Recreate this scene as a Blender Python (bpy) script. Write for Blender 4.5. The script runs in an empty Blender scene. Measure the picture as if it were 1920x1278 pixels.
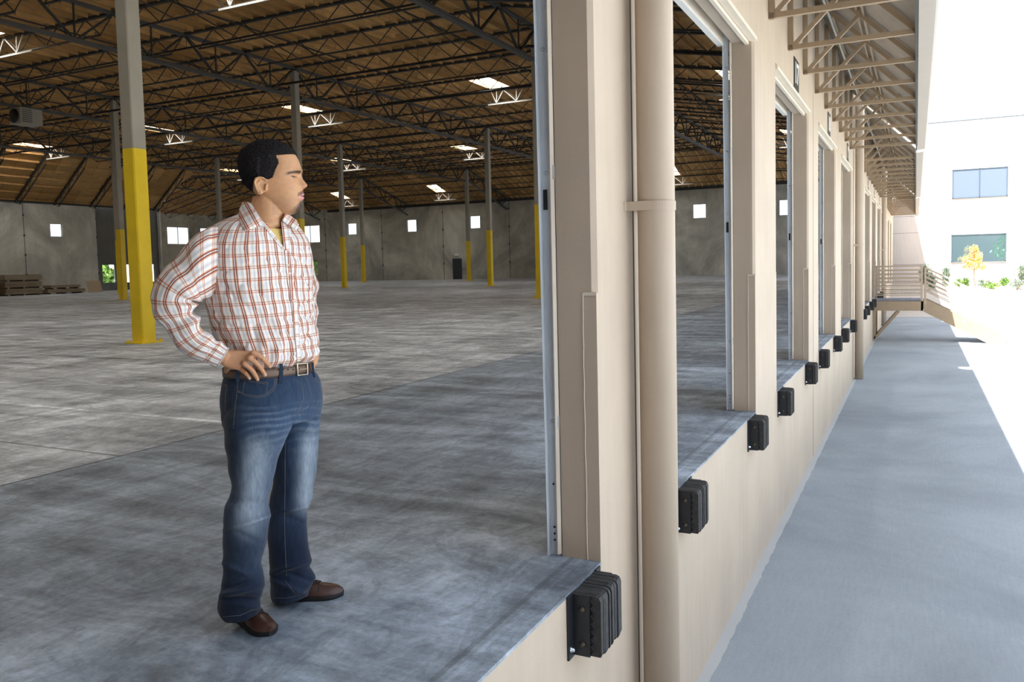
import bpy, math, random
import numpy as np
from mathutils import Vector, Matrix, noise
from mathutils.bvhtree import BVHTree
R_ = random.Random(7)
SC = bpy.context.scene
COL = SC.collection
V = Vector
PI = math.pi

# ---------------------------------------------------------------- camera
CAMP = V((1.255, 0.0, 1.33))
YAW, PITCH, ROLL, FPX, CYP = 0.46047899, 0.06304949, -0.02343370, 1530.0, 594.08
def _cam_axes():
    cy, sy = math.cos(YAW), math.sin(YAW)
    f = V((-sy, cy, 0)); r = V((cy, sy, 0)); u = V((0, 0, 1))
    cp, sp = math.cos(PITCH), math.sin(PITCH)
    f2 = f*cp - u*sp; u2 = u*cp + f*sp
    cr, sr = math.cos(ROLL), math.sin(ROLL)
    return r*cr + u2*sr, -r*sr + u2*cr, f2
CR, CU, CF = _cam_axes()
cam = bpy.data.cameras.new('camera'); cam_o = bpy.data.objects.new('camera', cam); COL.objects.link(cam_o)
cam.sensor_width = 36; cam.lens = FPX/1920*36; cam.shift_y = (CYP-639)/1920
cam.clip_start = 0.05; cam.clip_end = 800
cam_o.matrix_world = Matrix(((CR.x, CU.x, -CF.x, CAMP.x), (CR.y, CU.y, -CF.y, CAMP.y), (CR.z, CU.z, -CF.z, CAMP.z), (0, 0, 0, 1)))
SC.camera = cam_o
def in_view(p, m=40):
    d = V(p)-CAMP; w = d.dot(CF)
    if w < 0.1: return False
    x = 960+FPX*d.dot(CR)/w; y = CYP-FPX*d.dot(CU)/w
    return -m < x < 1920+m and -m < y < 1278+m

# ---------------------------------------------------------------- objects
def tag(o, label=None, cat=None, group=None, kind=None):
    if label: o['label'] = label
    if cat: o['category'] = cat
    if group: o['group'] = group
    if kind: o['kind'] = kind
    return o
def empty(name, loc=(0, 0, 0), rz=0, parent=None):
    o = bpy.data.objects.new(name, None); COL.objects.link(o); o.location = loc; o.rotation_euler = (0, 0, rz)
    o.empty_display_size = 0.1
    if parent: o.parent = parent
    return o
def children(o): return [c for c in bpy.data.objects if c.parent == o]
def copy_tree(o, parent=None, kids=None):
    c = o.copy(); COL.objects.link(c); c.parent = parent
    for ch in (kids[o.name] if kids and o.name in kids else o.children): copy_tree(ch, c)
    return c
def smooth01(t):
    t = min(1, max(0, t)); return t*t*(3-2*t)

class MB:
    """collects shapes of ONE part and links them as one mesh object"""
    def __init__(s): s.v = []; s.f = []; s.uv = []; s.sm = []; s.mi = []; s.m = 0
    def add(s, vs, fs, uvs=None, smooth=False):
        b = len(s.v); s.v += [tuple(p) for p in vs]
        for k, f in enumerate(fs):
            s.f.append(tuple(i+b for i in f)); s.sm.append(smooth); s.mi.append(s.m)
            s.uv.append(uvs[k] if uvs else None)
        return s
    def box(s, a, b, ch=0):
        x0, y0, z0 = (min(a[i], b[i]) for i in range(3)); x1, y1, z1 = (max(a[i], b[i]) for i in range(3))
        if ch <= 0:
            return s.add([(x0,y0,z0),(x1,y0,z0),(x1,y1,z0),(x0,y1,z0),(x0,y0,z1),(x1,y0,z1),(x1,y1,z1),(x0,y1,z1)],
                     [(0,3,2,1),(4,5,6,7),(0,1,5,4),(1,2,6,5),(2,3,7,6),(3,0,4,7)])
        pr = [(x0+ch,y0),(x1-ch,y0),(x1,y0+ch),(x1,y1-ch),(x1-ch,y1),(x0+ch,y1),(x0,y1-ch),(x0,y0+ch)]
        return s.prism(pr, z0, z1)
    def prism(s, poly, z0, z1):
        n = len(poly)
        vs = [(p[0], p[1], z0) for p in poly]+[(p[0], p[1], z1) for p in poly]
        return s.add(vs, [tuple(range(n-1, -1, -1)), tuple(range(n, 2*n))]+[(i, (i+1) % n, n+(i+1) % n, n+i) for i in range(n)])
    def ext(s, poly, o, ax, bx, dx):
        """polygon in (ax,bx) plane at o, extruded by dx"""
        o = V(o); ax = V(ax); bx = V(bx); dx = V(dx); n = len(poly)
        vs = [o+ax*p[0]+bx*p[1] for p in poly]; vs += [v+dx for v in vs]
        return s.add(vs, [tuple(range(n-1, -1, -1)), tuple(range(n, 2*n))]+[(i, (i+1) % n, n+(i+1) % n, n+i) for i in range(n)])
    def bar(s, p, q, w, h=None, up=(0, 0, 1)):
        h = h or w; p = V(p); q = V(q); d = (q-p).normalized(); u = V(up)
        if abs(d.dot(u)) > .98: u = V((1, 0, 0))
        a = d.cross(u).normalized()*(w/2); b = a.cross(d).normalized()*(h/2)
        vs = [p-a-b, p+a-b, p+a+b, p-a+b, q-a-b, q+a-b, q+a+b, q-a+b]
        return s.add(vs, [(0,3,2,1),(4,5,6,7),(0,1,5,4),(1,2,6,5),(2,3,7,6),(3,0,4,7)])
    def tube(s, pts, r, n=8, cap=True, closed=False):
        pts = [V(p) for p in pts]; rs = r if isinstance(r, (list, tuple)) else [r]*len(pts); vs = []; fs = []
        m = len(pts); prev = None
        for i, p in enumerate(pts):
            d = ((pts[(i+1) % m] if closed or i < m-1 else p)-(pts[i-1] if closed or i > 0 else p))
            if d.length < 1e-9: d = V((0, 0, 1))
            d.normalize()
            if prev is None:
                a = d.cross(V((0, 0, 1)))
                if a.length < .1: a = d.cross(V((1, 0, 0)))
            else: a = prev-d*prev.dot(d)
            a.normalize(); prev = a; b = d.cross(a)
            for k in range(n):
                t = 2*PI*k/n; vs.append(p+(a*math.cos(t)+b*math.sin(t))*rs[i])
        for i in range(m if closed else m-1):
            for k in range(n):
                fs.append((i*n+k, i*n+(k+1) % n, ((i+1) % m)*n+(k+1) % n, ((i+1) % m)*n+k))
        s.add(vs, fs, smooth=n > 5)
        if cap and not closed:
            s.add(vs[:n], [tuple(range(n-1, -1, -1))]); s.add(vs[-n:], [tuple(range(n))])
        return s
    def lathe(s, prof, o=(0, 0, 0), n=24, ax=(0, 0, 1)):
        o = V(o); ax = V(ax).normalized(); a = ax.cross(V((1, 0, 0)))
        if a.length < .1: a = ax.cross(V((0, 1, 0)))
        a.normalize(); b = ax.cross(a); vs = []; fs = []
        for r, z in prof:
            for k in range(n):
                t = 2*PI*k/n; vs.append(o+ax*z+(a*math.cos(t)+b*math.sin(t))*r)
        for i in range(len(prof)-1):
            for k in range(n): fs.append((i*n+k, i*n+(k+1) % n, (i+1)*n+(k+1) % n, (i+1)*n+k))
        fs.append(tuple(range(n-1, -1, -1))); fs.append(tuple(range((len(prof)-1)*n, len(prof)*n)))
        return s.add(vs, fs, smooth=True)
    def loft(s, rings, uvs=None, capa=True, capb=True, smooth=True, closed=True):
        n = len(rings[0]); vs = [p for r in rings for p in r]; fs = []; fu = []
        for i in range(len(rings)-1):
            for k in range(n if closed else n-1):
                k2 = (k+1) % n
                fs.append((i*n+k, i*n+k2, (i+1)*n+k2, (i+1)*n+k))
                if uvs:
                    # uvs[i][k] for k in 0..n (n+1 entries)
                    fu.append((uvs[i][k], uvs[i][k+1], uvs[i+1][k+1], uvs[i+1][k]))
        b = len(vs)
        s.add(vs, fs, fu if uvs else None, smooth)
        if capa: s.add(rings[0], [tuple(range(n-1, -1, -1))])
        if capb: s.add(rings[-1], [tuple(range(n))])
        return s
    def ball(s, c, r, nu=16, nv=10):
        c = V(c); rx, ry, rz = r if isinstance(r, (tuple, list)) else (r, r, r)
        rings = [[c+V((rx*math.sin(PI*j/nv)*math.cos(2*PI*k/nu), ry*math.sin(PI*j/nv)*math.sin(2*PI*k/nu), -rz*math.cos(PI*j/nv))) for k in range(nu)] for j in range(nv+1)]
        return s.loft(rings, capa=False, capb=False)
    def build(s, name, mats, parent=None, base=(0, 0, 0), autosmooth=None):
        me = bpy.data.meshes.new(name)
        b = V(base); me.from_pydata([(p[0]-b.x, p[1]-b.y, p[2]-b.z) for p in s.v], [], s.f)
        if not isinstance(mats, (list, tuple)): mats = [mats]
        for m in mats: me.materials.append(m)
        me.polygons.foreach_set('use_smooth', s.sm)
        if len(mats) > 1: me.polygons.foreach_set('material_index', s.mi)
        if any(u is not None for u in s.uv):
            ul = me.uv_layers.new(name='UVMap'); li = 0
            for fi, u in enumerate(s.uv):
                for k in range(len(s.f[fi])):
                    if u is not None: ul.data[li].uv = u[k]
                    li += 1
        me.update()
        o = bpy.data.objects.new(name, me); COL.objects.link(o)
        if parent: o.parent = parent
        else: o.location = base
        return o
def wbase(o):
    b = V((0, 0, 0))
    while o is not None: b += V(o.location); o = o.parent
    return b

# ---------------------------------------------------------------- materials
def srgb(r, g, b):
    f = lambda c: c/12.92 if c <= .04045 else ((c+.055)/1.055)**2.4
    return (f(r/255), f(g/255), f(b/255), 1)
class NT:
    def __init__(s, name):
        s.m = bpy.data.materials.new(name); s.m.use_nodes = True; s.t = s.m.node_tree; s.t.nodes.clear()
        s.out = s.t.nodes.new('ShaderNodeOutputMaterial'); s.b = s.n('ShaderNodeBsdfPrincipled'); s.l(s.b, 0, s.out, 0)
    def n(s, t, **k):
        x = s.t.nodes.new(t)
        for a, v in k.items(): setattr(x, a, v)
        return x
    def l(s, a, i, b, j): s.t.links.new(a.outputs[i], b.inputs[j])
    def set(s, **k):
        for a, v in k.items(): s.b.inputs[a.replace('_', ' ')].default_value = v
        return s
    def coord(s, kind='Object', scale=(1, 1, 1), rot=(0, 0, 0), loc=(0, 0, 0)):
        c = s.n('ShaderNodeTexCoord'); m = s.n('ShaderNodeMapping'); m.inputs['Scale'].default_value = scale
        m.inputs['Rotation'].default_value = rot; m.inputs['Location'].default_value = loc
        s.l(c, kind, m, 0); return m
    def noise(s, co, scale, detail=6, rough=.55, dist=0):
        x = s.n('ShaderNodeTexNoise'); x.inputs['Scale'].default_value = scale; x.inputs['Detail'].default_value = detail
        x.inputs['Roughness'].default_value = rough; x.inputs['Distortion'].default_value = dist
        s.l(co, 0, x, 'Vector'); return x
    def ramp(s, src, i, stops, interp='LINEAR'):
        r = s.n('ShaderNodeValToRGB'); r.color_ramp.interpolation = interp
        e = r.color_ramp.elements
        while len(e) < len(stops): e.new(.5)
        for k, (p, c) in enumerate(stops):
            e[k].position = p; e[k].color = c if len(c) == 4 else (*c, 1)
        s.l(src, i, r, 0); return r
    def mix(s, fac, a, b, mode='MIX'):
        x = s.n('ShaderNodeMix'); x.data_type = 'RGBA'; x.blend_type = mode
        for val, idx in ((fac, 0), (a, 6), (b, 7)):
            if isinstance(val, tuple) and len(val) == 2: s.t.links.new(val[0].outputs[val[1]], x.inputs[idx])
            elif idx == 0: x.inputs[0].default_value = val
            else: x.inputs[idx].default_value = val if len(val) == 4 else (*val, 1)
        return (x, 2)
    def math(s, op, a, b=0.0, c=None, clamp=False):
        x = s.n('ShaderNodeMath'); x.operation = op; x.use_clamp = clamp
        for i, val in enumerate((a, b) if c is None else (a, b, c)):
            if isinstance(val, tuple): s.t.links.new(val[0].outputs[val[1]], x.inputs[i])
            else: x.inputs[i].default_value = val
        return (x, 0)
    def color(s, c): s.t.links.new(c[0].outputs[c[1]], s.b.inputs['Base Color']); return s
    def bump(s, h, strength=.3, dist=.01):
        b = s.n('ShaderNodeBump'); b.inputs['Strength'].default_value = strength; b.inputs['Distance'].default_value = dist
        s.t.links.new(h[0].outputs[h[1]], b.inputs['Height']); s.l(b, 0, s.b, 'Normal'); return s
def plain(name, c, rough=.6, metal=0, spec=.5, noise_amt=0, nscale=8, bump=0):
    t = NT(name); t.set(Roughness=rough, Metallic=metal); t.b.inputs['Specular IOR Level'].default_value = spec
    if noise_amt or bump:
        co = t.coord(); nz = t.noise(co, nscale)
        lo = tuple(x*(1-noise_amt) for x in c[:3]); hi = tuple(min(1, x*(1+noise_amt)) for x in c[:3])
        r = t.ramp(nz, 0, [(.3, lo), (.7, hi)]); t.color((r, 0))
        if bump: t.bump((nz, 0), bump, .004)
    else: t.b.inputs['Base Color'].default_value = c
    return t.m
WORLD_S = .22; SUN_S = 17; EXPO = 0.45
M = {}
def mk_paint(name, c, streak=.05):
    t = NT(name); t.set(Roughness=.62); t.b.inputs['Specular IOR Level'].default_value = .3
    co = t.coord('Object'); a = t.noise(co, 1.3, 5); b = t.noise(co, 60, 3); co2 = t.coord('Object', (6, 6, .5)); s = t.noise(co2, 2, 4)
    lo = tuple(x*(1-streak*2) for x in c[:3]); hi = tuple(min(1, x*(1+streak)) for x in c[:3])
    r = t.ramp(a, 0, [(.3, lo), (.7, hi)]); r2 = t.ramp(s, 0, [(.3, (.94, .94, .93)), (.6, (1, 1, 1))])
    t.color(t.mix(1.0, (r, 0), (r2, 0), 'MULTIPLY'))
    pits = t.n('ShaderNodeTexVoronoi'); pits.inputs['Scale'].default_value = 26; t.l(co, 0, pits, 'Vector')
    pr = t.ramp(pits, 0, [(.0, (0, 0, 0)), (.07, (1, 1, 1))])
    h = t.math('MULTIPLY_ADD', (pr, 0), .6, (b, 0)); t.bump(h, .22, .004)
    return t.m
M['paint'] = mk_paint('beige_painted_concrete', srgb(197, 181, 162))
M['trimpaint'] = plain('beige_steel_paint', srgb(196, 178, 154), .45, noise_amt=.05, nscale=5)
M['gutter'] = plain('gutter_paint', srgb(158, 148, 135), .5, noise_amt=.03)
M['seal'] = plain('cream_vinyl', srgb(226, 214, 196), .55, noise_amt=.03)
M['awning'] = plain('awning_steel_paint', srgb(160, 139, 113), .5, noise_amt=.06)
t = NT('corrugated_awning_deck'); t.set(Roughness=.4, Metallic=.3); co = t.coord('Object', (1, 1, 1)); w = t.n('ShaderNodeTexWave'); w.bands_direction = 'Y'
w.inputs['Scale'].default_value = 5; t.l(co, 0, w, 'Vector'); nz = t.noise(co, 3)
t.color(t.mix(.35, (t.ramp(nz, 0, [(.3, srgb(150, 145, 136)), (.7, srgb(186, 180, 170))]), 0), (t.ramp(w, 0, [(.2, srgb(120, 116, 110)), (.6, srgb(190, 186, 178))]), 0)))
t.bump((w, 0), .6, .02); M['awndeck'] = t.m
# floor
t = NT('worn_concrete_slab'); t.b.inputs['Specular IOR Level'].default_value = .5
co = t.coord('Object'); cs = t.coord('Object', (1, .35, 1), (0, 0, .6)); cs2 = t.coord('Object', (.25, 1, 1), (0, 0, .2))
big = t.noise(co, .22, 5, .6, .8); mid = t.noise(cs, 1.6, 10, .68, .8); st = t.noise(cs2, 2.3, 12, .72, .5); fine = t.noise(co, 30, 6, .7)
c1 = t.ramp(mid, 0, [(.36, srgb(104, 106, 108)), (.5, srgb(158, 160, 161)), (.65, srgb(206, 206, 204))])
c2 = t.ramp(st, 0, [(.40, srgb(84, 86, 88)), (.5, srgb(160, 162, 162)), (.61, srgb(212, 212, 211))])
c = t.mix(.5, (c1, 0), (c2, 0)); cb = t.ramp(big, 0, [(.35, (.78, .78, .78)), (.62, (1.1, 1.1, 1.1))]); c = t.mix(1.0, c, (cb, 0), 'MULTIPLY')
cf = t.ramp(fine, 0, [(.34, (.66, .66, .66)), (.62, (1.14, 1.14, 1.14))]); c = t.mix(.6, c, (cf, 0), 'MULTIPLY')
sx = t.n('ShaderNodeSeparateXYZ'); wob = t.noise(co, 1.2, 3); cc = t.n('ShaderNodeTexCoord'); t.l(cc, 'Object', sx, 0)
sc_ = t.noise(t.coord('Object', (1, .5, 1), (0, 0, .5)), 5, 12, .75, 1.5); c4 = t.ramp(sc_, 0, [(.42, (.72,)*3), (.5, (1,)*3), (.6, (1.2,)*3)]); c = t.mix(.8, c, (c4, 0), 'MULTIPLY')
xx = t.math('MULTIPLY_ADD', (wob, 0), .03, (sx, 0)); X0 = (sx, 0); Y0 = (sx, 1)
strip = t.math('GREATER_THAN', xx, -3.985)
c = t.mix(strip, c, t.mix(1.0, c, (.63, .70, .775), 'MULTIPLY'))  # near strip darker, with the blue of the sky light put into its colour
far = t.n('ShaderNodeMapRange'); far.inputs[1].default_value = -6; far.inputs[2].default_value = -26; t.t.links.new(sx.outputs[0], far.inputs[0])
for (ax, pos, wd, colr) in ((X0, -3.985, .012, (.3, .3, .3)), (X0, -6.35, .03, (1.35, 1.35, 1.34)), (X0, -12.2, .02, (.5, .5, .5)), (X0, -24.4, .03, (.5, .5, .5)), (X0, -36.6, .04, (.5, .5, .5)),
                           (X0, -6.1, .012, (.55, .55, .55)), (Y0, 4.02, .012, (.35, .35, .35)), (Y0, 8.8, .02, (.35, .35, .35)), (Y0, 13.6, .02, (.45, .45, .45)), (Y0, 18.4, .03, (.45, .45, .45)), (Y0, 30.5, .04, (.5, .5, .5)), (Y0, 5.3, .03, (1.5, 1.5, 1.48)), (X0, -.135, .012, (.72, .72, .7)), (X0, -.09, .01, (1.2, 1.2, 1.2))):
    d = t.math('ABSOLUTE', t.math('SUBTRACT', ax, pos)); m = t.math('LESS_THAN', d, wd)
    if ax is Y0: m = t.math('MULTIPLY', m, t.math('LESS_THAN', X0, -3.985))
    c = t.mix(m, c, t.mix(1.0, c, colr, 'MULTIPLY'))
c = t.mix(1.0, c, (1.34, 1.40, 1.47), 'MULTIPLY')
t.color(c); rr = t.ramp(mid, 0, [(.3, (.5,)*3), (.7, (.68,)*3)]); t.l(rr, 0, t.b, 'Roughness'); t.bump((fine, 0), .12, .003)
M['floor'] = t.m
def mk_conc(name, dark, mid_, light, stain=.5):
    t = NT(name); t.set(Roughness=.85); co = t.coord('Object'); cv = t.coord('Object', (1, 1, .28))
    a = t.noise(co, .16, 6, .65, 1.2); b = t.noise(cv, 1.1, 8, .62); f = t.noise(co, 9, 5)
    c1 = t.ramp(a, 0, [(.36, dark), (.5, mid_), (.66, light)]); c2 = t.ramp(b, 0, [(.3, (.86,)*3), (.7, (1.12,)*3)]); c3 = t.ramp(f, 0, [(.3, (.93,)*3), (.7, (1.05,)*3)])
    c = t.mix(1.0, (c1, 0), (c2, 0), 'MULTIPLY'); c = t.mix(1.0, c, (c3, 0), 'MULTIPLY'); t.color(c); t.bump((f, 0), .1, .01); return t.m
M['conc'] = mk_conc('tilt_up_concrete', srgb(154, 155, 147), srgb(192, 192, 182), srgb(226, 225, 214))
M['conc_dark'] = mk_conc('dark_tilt_up_concrete', srgb(92, 91, 86), srgb(104, 103, 97), srgb(118, 116, 109))
# driveway
t = NT('driveway_concrete'); t.set(Roughness=.85); co = t.coord('Object'); cs = t.coord('Object', (9, .8, 1)); a = t.noise(co, .35, 6, .6, .5); b = t.noise(cs, 5, 6, .6); f = t.noise(co, 45, 5, .7)
c1 = t.ramp(a, 0, [(.3, srgb(132, 139, 145)), (.52, srgb(152, 160, 166)), (.7, srgb(166, 173, 178))]); c2 = t.ramp(b, 0, [(.3, (.93,)*3), (.7, (1.03,)*3)]); c3 = t.ramp(f, 0, [(.25, (.86,)*3), (.5, (1.0,)*3)])
c = t.mix(1.0, (c1, 0), (c2, 0), 'MULTIPLY'); c = t.mix(1.0, c, (c3, 0), 'MULTIPLY')
sx = t.n('ShaderNodeSeparateXYZ'); cc = t.n('ShaderNodeTexCoord'); t.l(cc, 'Object', sx, 0)
wx = t.noise(co, 6, 5, .7); ex = t.math('MULTIPLY_ADD', (wx, 0), .05, (sx, 0))
c = t.mix(t.math('MULTIPLY', t.math('LESS_THAN', ex, .1), .6), c, srgb(208, 206, 200))
t.color(c); t.bump((f, 0), .2, .004); M['drive'] = t.m
# roof deck
t = NT('plywood_roof_deck'); t.set(Roughness=.75); co = t.coord('Object', (8, .9, 1)); a = t.noise(co, 1.5, 8, .6, .4); co2 = t.coord('Object'); f = t.noise(co2, .5, 4)
br = t.n('ShaderNodeTexBrick'); m2 = t.coord('Object', (1, 1, 1), (0, 0, PI/2)); t.l(m2, 0, br, 'Vector'); br.inputs['Scale'].default_value = 1; br.inputs['Brick Width'].default_value = 3.13; br.inputs['Row Height'].default_value = 1.22
br.inputs['Mortar Size'].default_value = .012; br.inputs['Color1'].default_value = srgb(216, 176, 116); br.inputs['Color2'].default_value = srgb(176, 136, 82); br.inputs['Mortar'].default_value = srgb(60, 44, 28)
c1 = t.ramp(a, 0, [(.3, (.74, .72, .7)), (.7, (1.12, 1.1, 1.06))]); c = t.mix(1.0, (br, 0), (c1, 0), 'MULTIPLY')
c2 = t.ramp(f, 0, [(.3, (.85,)*3), (.7, (1.08,)*3)]); c = t.mix(1.0, c, (c2, 0), 'MULTIPLY'); t.color(c); M['deck'] = t.m
M['steel'] = plain('dark_primer_steel', srgb(58, 57, 54), .6, noise_amt=.12, nscale=3)
M['steel_g'] = plain('grey_girder_steel', srgb(84, 84, 82), .55, noise_amt=.1, nscale=3)
M['steel_w'] = plain('pale_conduit_and_lit_joist', srgb(170, 168, 160), .5, noise_amt=.05)  # conduit steel; also joist stretches painted as lit by skylights
M['colgrey'] = plain('grey_column_paint', srgb(166, 163, 150), .55, noise_amt=.07, nscale=2)
M['yellow'] = plain('yellow_safety_paint', srgb(244, 212, 34), .45, noise_amt=.08, nscale=2)
t = NT('galvanised_steel'); t.set(Roughness=.45, Metallic=.0); co = t.coord('Object', (1, 1, .15)); v = t.n('ShaderNodeTexVoronoi'); v.inputs['Scale'].default_value = 60; t.l(co, 0, v, 'Vector'); nz = t.noise(co, 4)
t.color(t.mix(.6, (t.ramp(nz, 0, [(.3, srgb(186, 194, 202)), (.7, srgb(214, 220, 226))]), 0), (t.ramp(v, 1, [(0, srgb(186, 193, 200)), (1, srgb(212, 218, 224))]), 0))); M['galv'] = t.m
M['black'] = plain('black_hole_paint', srgb(20, 21, 22), .6)
t = NT('laminated_rubber'); t.set(Roughness=.7); co = t.coord('Object'); a = t.noise(co, 25, 6, .7); t.color((t.ramp(a, 0, [(.3, srgb(30, 31, 33)), (.7, srgb(62, 62, 63))]), 0)); t.bump((a, 0), .5, .004); M['rubber'] = t.m
M['plate'] = plain('blackened_steel_plate', srgb(50, 53, 58), .4, .5, noise_amt=.15, nscale=12)
M['zinc'] = plain('bright_zinc_bolt', srgb(205, 210, 215), .25, .9)
M['rusty'] = plain('worn_dark_bolt', srgb(84, 72, 62), .5, .6)
M['sign'] = plain('black_number_plate', srgb(38, 40, 38), .5)
M['white'] = plain('white_paint', srgb(236, 236, 232), .5)
M['darkdoor'] = plain('dark_grey_door', srgb(52, 55, 60), .5)
M['pipe'] = plain('black_sprinkler_pipe', srgb(28, 27, 26), .5)
M['rfhead'] = plain('red_primer', srgb(150, 52, 30), .6)
M['cardboard'] = plain('raw_board_stack', srgb(150, 134, 112), .85, noise_amt=.12, nscale=2)
M['plyw'] = plain('pale_plywood', srgb(190, 170, 140), .8, noise_amt=.08)
def emit(name, c, s):
    m = bpy.data.materials.new(name); m.use_nodes = True; nt = m.node_tree; nt.nodes.clear(); o = nt.nodes.new('ShaderNodeOutputMaterial'); e = nt.nodes.new('ShaderNodeEmission')
    e.inputs[0].default_value = c; e.inputs[1].default_value = s; nt.links.new(e.outputs[0], o.inputs[0]); return m
M['lens'] = emit('daylit_skylight_lens', (1, .98, .95, 1), 21)
t = NT('window_glass'); t.set(Roughness=.03, Transmission_Weight=1.0, IOR=1.1); t.b.inputs['Base Color'].default_value = (1, 1, 1, 1); M['glass'] = t.m
t = NT('tinted_office_glass'); t.set(Roughness=.02, Metallic=0.0); t.b.inputs['Base Color'].default_value = srgb(52, 92, 110); t.b.inputs['Specular IOR Level'].default_value = 1.0; t.set(Coat_Weight=1.0)
t.set(Metallic=.85, Roughness=.015); t.b.inputs['Base Color'].default_value = srgb(150, 186, 200); M['office'] = t.m
t = NT('blue_tinted_upper_glass'); t.set(Roughness=.25); t.b.inputs['Base Color'].default_value = srgb(96, 108, 126); M['office2'] = t.m
M['frame_dark'] = plain('dark_window_frame', srgb(70, 82, 92), .5)
M['bldg'] = mk_paint('pale_office_wall', srgb(206, 198, 192), .02)
M['grating'] = plain('galvanised_grating', srgb(168, 176, 190), .4, .4)
M['railpaint'] = plain('rail_paint', srgb(178, 158, 136), .5)
M['joint'] = plain('wall_joint_sealant', srgb(84, 74, 66), .9)
M['gravel'] = plain('pale_gravel', srgb(186, 178, 168), .95, noise_amt=.35, nscale=14, bump=.6)
M['wgrnd'] = plain('bounce_lightened_ground', srgb(208, 204, 196), .9, noise_amt=.05)
def leafmat(n, a, b):
    t = NT(n); t.set(Roughness=.6); co = t.coord('Object'); z = t.noise(co, 3, 3); t.color((t.ramp(z, 0, [(.35, a), (.65, b)]), 0)); return t.m
M['leaf_green'] = leafmat('green_leaves', srgb(70, 110, 40), srgb(130, 165, 70)); M['leaf_grey'] = leafmat('grey_green_leaves', srgb(82, 100, 84), srgb(135, 152, 130))
M['leaf_gold'] = leafmat('yellow_orange_leaves', srgb(216, 206, 96), srgb(232, 172, 128)); M['bark'] = plain('bark', srgb(150, 130, 110), .9)

M['sky_block'] = plain('sky_block_brown', srgb(140, 124, 108), .8, noise_amt=.05)
# ============================================================ building
JB, MOD, OW = 3.365, 3.94, 2.74      # right jamb of the first opening, module, opening width
NOP = 13
OPEN = [(JB+MOD*i-OW, JB+MOD*i) for i in range(-3, NOP)]
WT = .185                           # wall thickness
YF0, YF1 = -12.0, 54.0             # facade extent
HD = 3.2                           # head height of the openings
def struct(o): return tag(o, kind='structure')
def m_piers():
    mb = MB(); edges = []; y = YF0
    for a, b in OPEN:
        edges.append((y, a, y > YF0)); y = b
    edges.append((y, YF1, True))
    c = .022
    for y0, y1, left in edges:
        mb.box((-WT, y0, -1.7), (0, y1, 1.2))
        mb.prism([(-WT, y0), (-c, y0), (0, y0+c), (0, y1-c), (-c, y1), (-WT, y1)], 1.2, HD)
    for a, b in OPEN: mb.box((-WT, a-.001, -1.7), (0, b+.001, -.014))
    mb.box((-WT, YF0, HD), (0, YF1, 9.4))
    return mb
wf = m_piers().build('wall_front', M['paint']); struct(wf)
mb = MB()   # recessed panel joints
for k in range(-1, 13):
    y = 3.90+MOD*2*k
    if y < YF1: mb.box((-.01, y-.008, -1.39), (.0015, y+.008, 8.9))
j = mb.build('panel_joint', M['joint'], wf)
mb = MB()   # corner guards on the jambs below 1.2 m leave a wavy line in the paint
for a, b in OPEN:
    pts = [(-.062+.004*noise.noise(V((b, z*9, 0))), b-.003, z) for z in [i*.04 for i in range(31)]]
    mb.tube(pts, .0022, 4)
    mb.box((-.06, b-.004, 1.19), (.003, b, 1.205))
mb.build('corner_guard_edge', M['seal'], wf)
mb = MB()
for a, b in OPEN:
    mb.ext([(-.035, -.005), (.024, -.005), (.024, .028), (0, .06), (-.035, .06)], (0, a-.02, HD), (1, 0, 0), (0, 0, 1), (0, b-a+.04, 0))
    mb.box((-.075, a, HD-.03), (-.045, b, HD))
mb.build('drip_moulding', M['seal'], wf)
# floor slab with its front edge flush in the openings
mb = MB(); mb.box((-78, -12, -.3), (-WT-.001, 76.3, 0))
for a, b in OPEN: mb.box((-WT-.001, a+.001, -.0135), (.0015, b-.001, 0), 0)
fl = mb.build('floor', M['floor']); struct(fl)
# other walls
def win_wall(name, axis, pos, lo, hi, z1, wins, mat, thick=.2, extra=()):
    """wall with rectangular holes; axis 'x' = plane x=pos running in y"""
    us = sorted({lo, hi, *[w[0] for w in wins], *[w[1] for w in wins]}); zs = sorted({0, z1, *[w[2] for w in wins], *[w[3] for w in wins]})
    mb = MB()
    for i in range(len(us)-1):
        run = None
        for k in range(len(zs)-1):
            uc, zc = (us[i]+us[i+1])/2, (zs[k]+zs[k+1])/2
            hole = any(w[0] < uc < w[1] and w[2] < zc < w[3] for w in wins)
            if not hole: run = (zs[k] if run is None else run[0], zs[k+1])
            if (hole or k == len(zs)-2) and run:
                if axis == 'x': mb.box((pos-thick, us[i], run[0]), (pos, us[i+1], run[1]))
                else: mb.box((us[i], pos, run[0]), (us[i+1], pos+thick, run[1]))
                run = None
    w = mb.build(name, mat); struct(w)
    mb = MB(); mf = MB(); mf.m = 0
    for a, b, c, d in wins:
        if axis == 'x': mb.box((pos-.12, a, c), (pos-.11, b, d))
        else: mb.box((a, pos+.11, c), (b, pos+.12, d))
        L = [(a, c, a, d), (b, c, b, d), (a, c, b, c), (a, d, b, d)]
        if b-a > 2: L.append(((a+b)/2, c, (a+b)/2, d))
        for u0, z0, u1, z1_ in L:
            if axis == 'x': mf.bar((pos-.1, u0, z0), (pos-.1, u1, z1_), .07, .06)
            else: mf.bar((u0, pos+.1, z0), (u1, pos+.1, z1_), .07, .06)
    return w, mb, mf
wl, g, f = win_wall('wall_left', 'x', -60, -12, 45.98, 8.5, [(41.9, 42.9, 4.45, 5.48)], M['conc'])
win_n = [0]
def window(g, f):
    win_n[0] += 1; o = f.build('window_%d' % win_n[0], M['frame_dark']); struct(o); g.build('pane', M['glass'], o); return o
window(g, f)
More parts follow.
